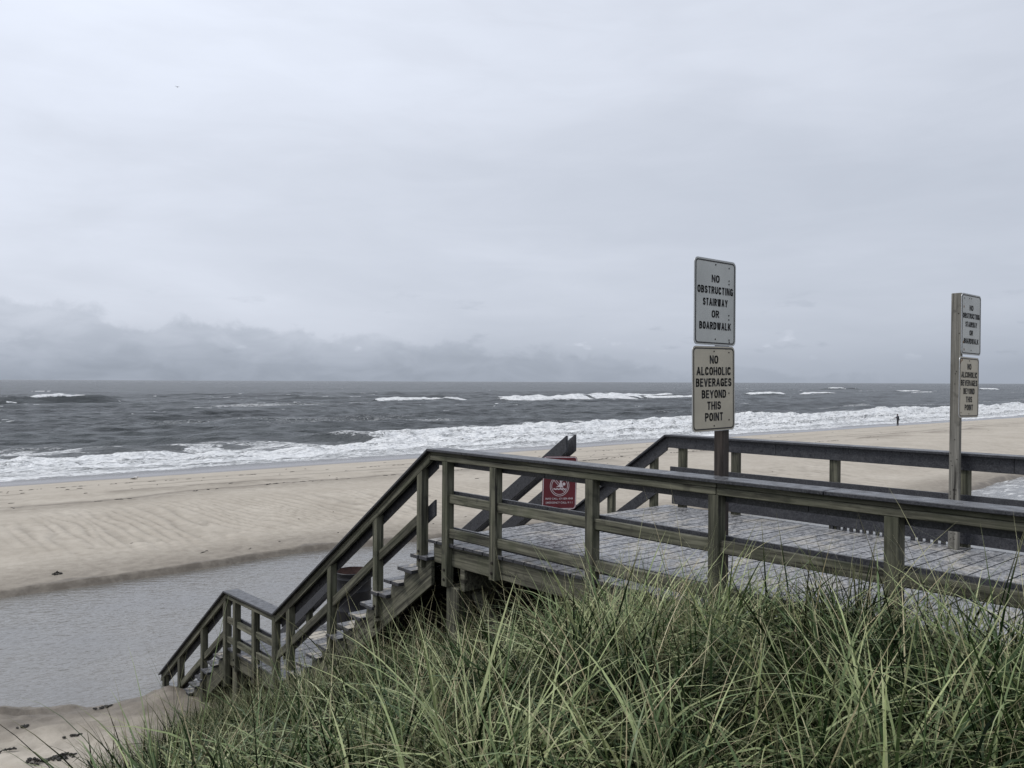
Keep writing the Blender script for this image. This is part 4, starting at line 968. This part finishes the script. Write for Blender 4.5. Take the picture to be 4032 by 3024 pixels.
# ------------------------------------------------------------------ dune grass
def grass():
    r = np.random.default_rng(21)
    B = []
    def limit(x): return 10.9+1.12*(x-2.6)
    # clump centres
    n = 4300
    cx = r.uniform(-1.2, 4.92, n); cy = r.uniform(0.8, 13.4, n)
    dens = fbm(cx*.8, cy*.8, 33, 3)
    dist = np.hypot(cx, cy)
    lim = limit(cx)+0.9*(fbm(cx*1.1, cy*1.1, 34, 3)-.5)*2
    ok = (cy < lim) & (dist > 2.9) & (cx > 0.10*cy-0.7) & (dens > .25)
    gaz = np.degrees(np.arctan2(cx, np.maximum(cy, .05))); gedge = np.interp(dist, [2, 9, 10.5, 12.4, 15], [14.6, 14.6, 15.5, 19.5, 26])+1.6*(fbm(cx*1.3, cy*1.3, 38, 2)-.5)*2
    ok &= gaz > gedge
    ok &= cx < np.interp(cy, [0, 6.2, 7.5, 14], [4.93, 4.93, 4.72, 4.72])
    cx, cy = cx[ok], cy[ok]; dens = dens[ok]; lim = lim[ok]; gm = (gaz-gedge)[ok]
    k = r.integers(12, 25, len(cx))
    ci = np.repeat(np.arange(len(cx)), k); N = len(ci)
    a = r.uniform(0, 2*pi, N); rad = np.abs(r.normal(0, .065, N))
    bx = cx[ci]+rad*np.cos(a); by = cy[ci]+rad*np.sin(a)
    bx = np.minimum(bx, 4.95)
    bz = ground(bx, by)-.03
    fringe = np.clip((lim[ci]-by)/1.5, .45, 1)*np.clip(.5+gm[ci]/7, .5, 1)
    ch = .55+.85*vnoise(cx*.9, cy*.9, 35)[ci]
    L = np.clip(r.normal(.80, .15, N), .3, 1.1)*(.62+.5*ch)*fringe
    far = sstep(5.0, 9.0, np.hypot(bx, by))
    L *= 1-.20*far
    wd = (.0054+.0092*r.random(N)**1.3)*(1-.36*far)
    # lean: outward from the clump plus the wind
    cl_az = r.uniform(0, 2*pi, len(cx))[ci]
    la = np.stack([np.cos(a), np.sin(a)], 1)*1.0+np.stack([np.cos(cl_az), np.sin(cl_az)], 1)*.85+np.array([.754, -.657])*(.12+.60*far)[:, None]+r.normal(0, .28, (N, 2))
    la /= np.linalg.norm(la, axis=1)[:, None]+1e-6
    th0 = np.abs(r.normal(.20, .16, N)); bend = np.clip(np.abs(r.normal(1.75, .80, N)), .2, 3.1)*(1-.58*far)
    stalk = r.random(N) < .03*(bx < 4.2)
    L *= np.clip(.62+(np.hypot(bx, by)-2.9)/2.2, .62, 1); L = np.where(stalk, L*1.08*np.clip(fringe+.15, 0, 1), L); bend = np.where(stalk, bend*.35, bend); wd = np.where(stalk, wd*.5, wd)
    L = np.where(bx > 4.3, np.minimum(L, .72), L); L *= np.clip(.55+gm[ci]/5, .55, 1)
    tint = np.clip(r.normal(.43, .32, N)+.50*(vnoise(cx*1.3, cy*1.3, 36)[ci]-.5)*2, 0, 1)
    dead = r.random(N) < .07; tint = np.where(dead | stalk, r.uniform(1.1, 1.5, N), tint); wd = np.where(dead, wd*.45, wd)
    # thatch: short dead litter close to the ground
    M = 26000; M2 = 52000
    tx = r.uniform(-1, 4.9, M); ty = r.uniform(1, 13.2, M); tg = np.degrees(np.arctan2(tx, np.maximum(ty, .05))); okk = (ty < limit(tx)-.2) & (tg > np.interp(np.hypot(tx, ty), [2, 9, 10.5, 12.4, 15], [15.5, 15.5, 16.5, 21, 27])) & (np.hypot(tx, ty) > 2.2); tx, ty = tx[okk], ty[okk]; M = len(tx)
    tl = r.normal(0, 1, (M, 2)); tl /= np.linalg.norm(tl, axis=1)[:, None]
    bx = np.concatenate([bx, tx]); by = np.concatenate([by, ty]); bz = np.concatenate([bz, ground(tx, ty)-.02])
    L = np.concatenate([L, r.uniform(.12, .34, M)]); wd = np.concatenate([wd, r.uniform(.003, .006, M)])
    la = np.concatenate([la, tl]); th0 = np.concatenate([th0, r.uniform(.3, 1.1, M)]); bend = np.concatenate([bend, r.uniform(0, .9, M)])
    tint = np.concatenate([tint, np.where(r.random(M) < .5, r.uniform(1.5, 1.9, M), r.uniform(0, .3, M))])
    # understorey blades coloured dark to imitate shade inside the tussocks
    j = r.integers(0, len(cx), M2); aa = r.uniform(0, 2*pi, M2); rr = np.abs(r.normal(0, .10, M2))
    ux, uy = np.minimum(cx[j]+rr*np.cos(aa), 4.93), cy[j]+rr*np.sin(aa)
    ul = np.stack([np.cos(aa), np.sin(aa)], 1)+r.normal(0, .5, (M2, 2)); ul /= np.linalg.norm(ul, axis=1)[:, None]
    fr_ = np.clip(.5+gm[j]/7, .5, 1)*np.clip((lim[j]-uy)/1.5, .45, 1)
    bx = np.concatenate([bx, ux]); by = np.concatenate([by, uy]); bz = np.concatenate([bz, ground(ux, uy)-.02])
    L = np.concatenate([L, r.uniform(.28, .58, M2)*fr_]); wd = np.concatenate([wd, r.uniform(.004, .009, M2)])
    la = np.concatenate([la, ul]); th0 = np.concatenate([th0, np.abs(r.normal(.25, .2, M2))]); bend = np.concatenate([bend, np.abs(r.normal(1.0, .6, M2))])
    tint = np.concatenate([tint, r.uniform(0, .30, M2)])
    N = len(bx)
    K = 9; s = np.linspace(0, 1, K)
    pos = np.zeros((N, K, 3)); pos[:, 0] = np.stack([bx, by, bz], 1)
    for i in range(1, K):
        sm = .5*(s[i]+s[i-1]); th = th0+bend*sm**1.08
        st_ = L*(s[i]-s[i-1])
        pos[:, i, 0] = pos[:, i-1, 0]+st_*np.sin(th)*la[:, 0]; pos[:, i, 1] = pos[:, i-1, 1]+st_*np.sin(th)*la[:, 1]; pos[:, i, 2] = pos[:, i-1, 2]+st_*np.cos(th)
    # keep the blades on their side of the railing
    over = np.clip(pos[:, :, 0]-(4.97), 0, None)*(pos[:, :, 2] < 0.0)
    pos[:, :, 0] -= over
    ta = np.arctan2(la[:, 1], la[:, 0])+pi/2+r.normal(0, .7, N)
    side = np.stack([np.cos(ta), np.sin(ta), r.normal(0, .25, N)], 1); side /= np.linalg.norm(side, axis=1)[:, None]
    prof = np.array([.75, .95, 1, 1, .95, .84, .66, .40, .05])
    off = side[:, None, :]*(wd[:, None]*prof[None])[:, :, None]*.5
    # folded blade: left edge, keel, right edge
    keel = np.cross(np.stack([la[:, 0]*np.cos(.4), la[:, 1]*np.cos(.4), np.full(N, .5)], 1), side); 
    V = np.stack([pos-off, pos+off], 2).reshape(N, K*2, 3)
    q = []
    for i in range(K-1): q.append([2*i, 2*i+1, 2*i+3, 2*i+2])
    q = np.array(q); F = (q[None]+(np.arange(N)*K*2)[:, None, None]).reshape(-1, 4).astype(np.int32)
    me = bpy.data.meshes.new('dune_grass'); co = V.reshape(-1, 3).astype(np.float32)
    me.vertices.add(len(co)); me.vertices.foreach_set('co', co.ravel())
    me.loops.add(F.size); me.loops.foreach_set('vertex_index', F.ravel())
    me.polygons.add(len(F)); me.polygons.foreach_set('loop_start', np.arange(0, F.size, 4, dtype=np.int32)); me.polygons.foreach_set('loop_total', np.full(len(F), 4, np.int32))
    me.polygons.foreach_set('use_smooth', np.ones(len(F), bool))
    at = me.attributes.new('tint', 'FLOAT', 'POINT'); at.data.foreach_set('value', np.repeat(tint, K*2).astype(np.float32))
    at = me.attributes.new('along', 'FLOAT', 'POINT'); at.data.foreach_set('value', np.tile(np.repeat(s, 2), N).astype(np.float32))
    me.update()
    m, t, b = material('dune_grass')
    ti = t.attr('tint'); al = t.attr('along')
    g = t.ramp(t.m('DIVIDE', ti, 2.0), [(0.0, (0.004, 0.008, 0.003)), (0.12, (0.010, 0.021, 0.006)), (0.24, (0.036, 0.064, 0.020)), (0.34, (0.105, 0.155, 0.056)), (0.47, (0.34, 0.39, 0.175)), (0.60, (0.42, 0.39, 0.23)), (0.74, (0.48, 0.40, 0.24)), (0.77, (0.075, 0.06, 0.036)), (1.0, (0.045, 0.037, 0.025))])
    g = t.mix(t.rng(al, 0.72, 1.0, 0.0, 0.5), g, (0.34, 0.32, 0.18, 1))
    t.l.new(g, b.inputs['Base Color']); b.inputs['Roughness'].default_value = 0.38; t.l.new(t.rng(ti, 0.15, 0.75, 0.02, 0.34), b.inputs['Specular IOR Level'])
    tr = t.new('ShaderNodeBsdfTranslucent'); t.l.new(g, tr.inputs[0])
    ms = t.new('ShaderNodeMixShader'); ms.inputs[0].default_value = 0.08
    t.l.new(b.outputs[0], ms.inputs[1]); t.l.new(tr.outputs[0], ms.inputs[2])
    out = [n for n in t.n if n.type == 'OUTPUT_MATERIAL'][0]; t.l.new(ms.outputs[0], out.inputs[0])
    o = link_mesh('dune_grass', me, None, m)
    tag(o, 'thick green dune grass covering the slope in front of the boardwalk', 'grass', kind='stuff')
grass()
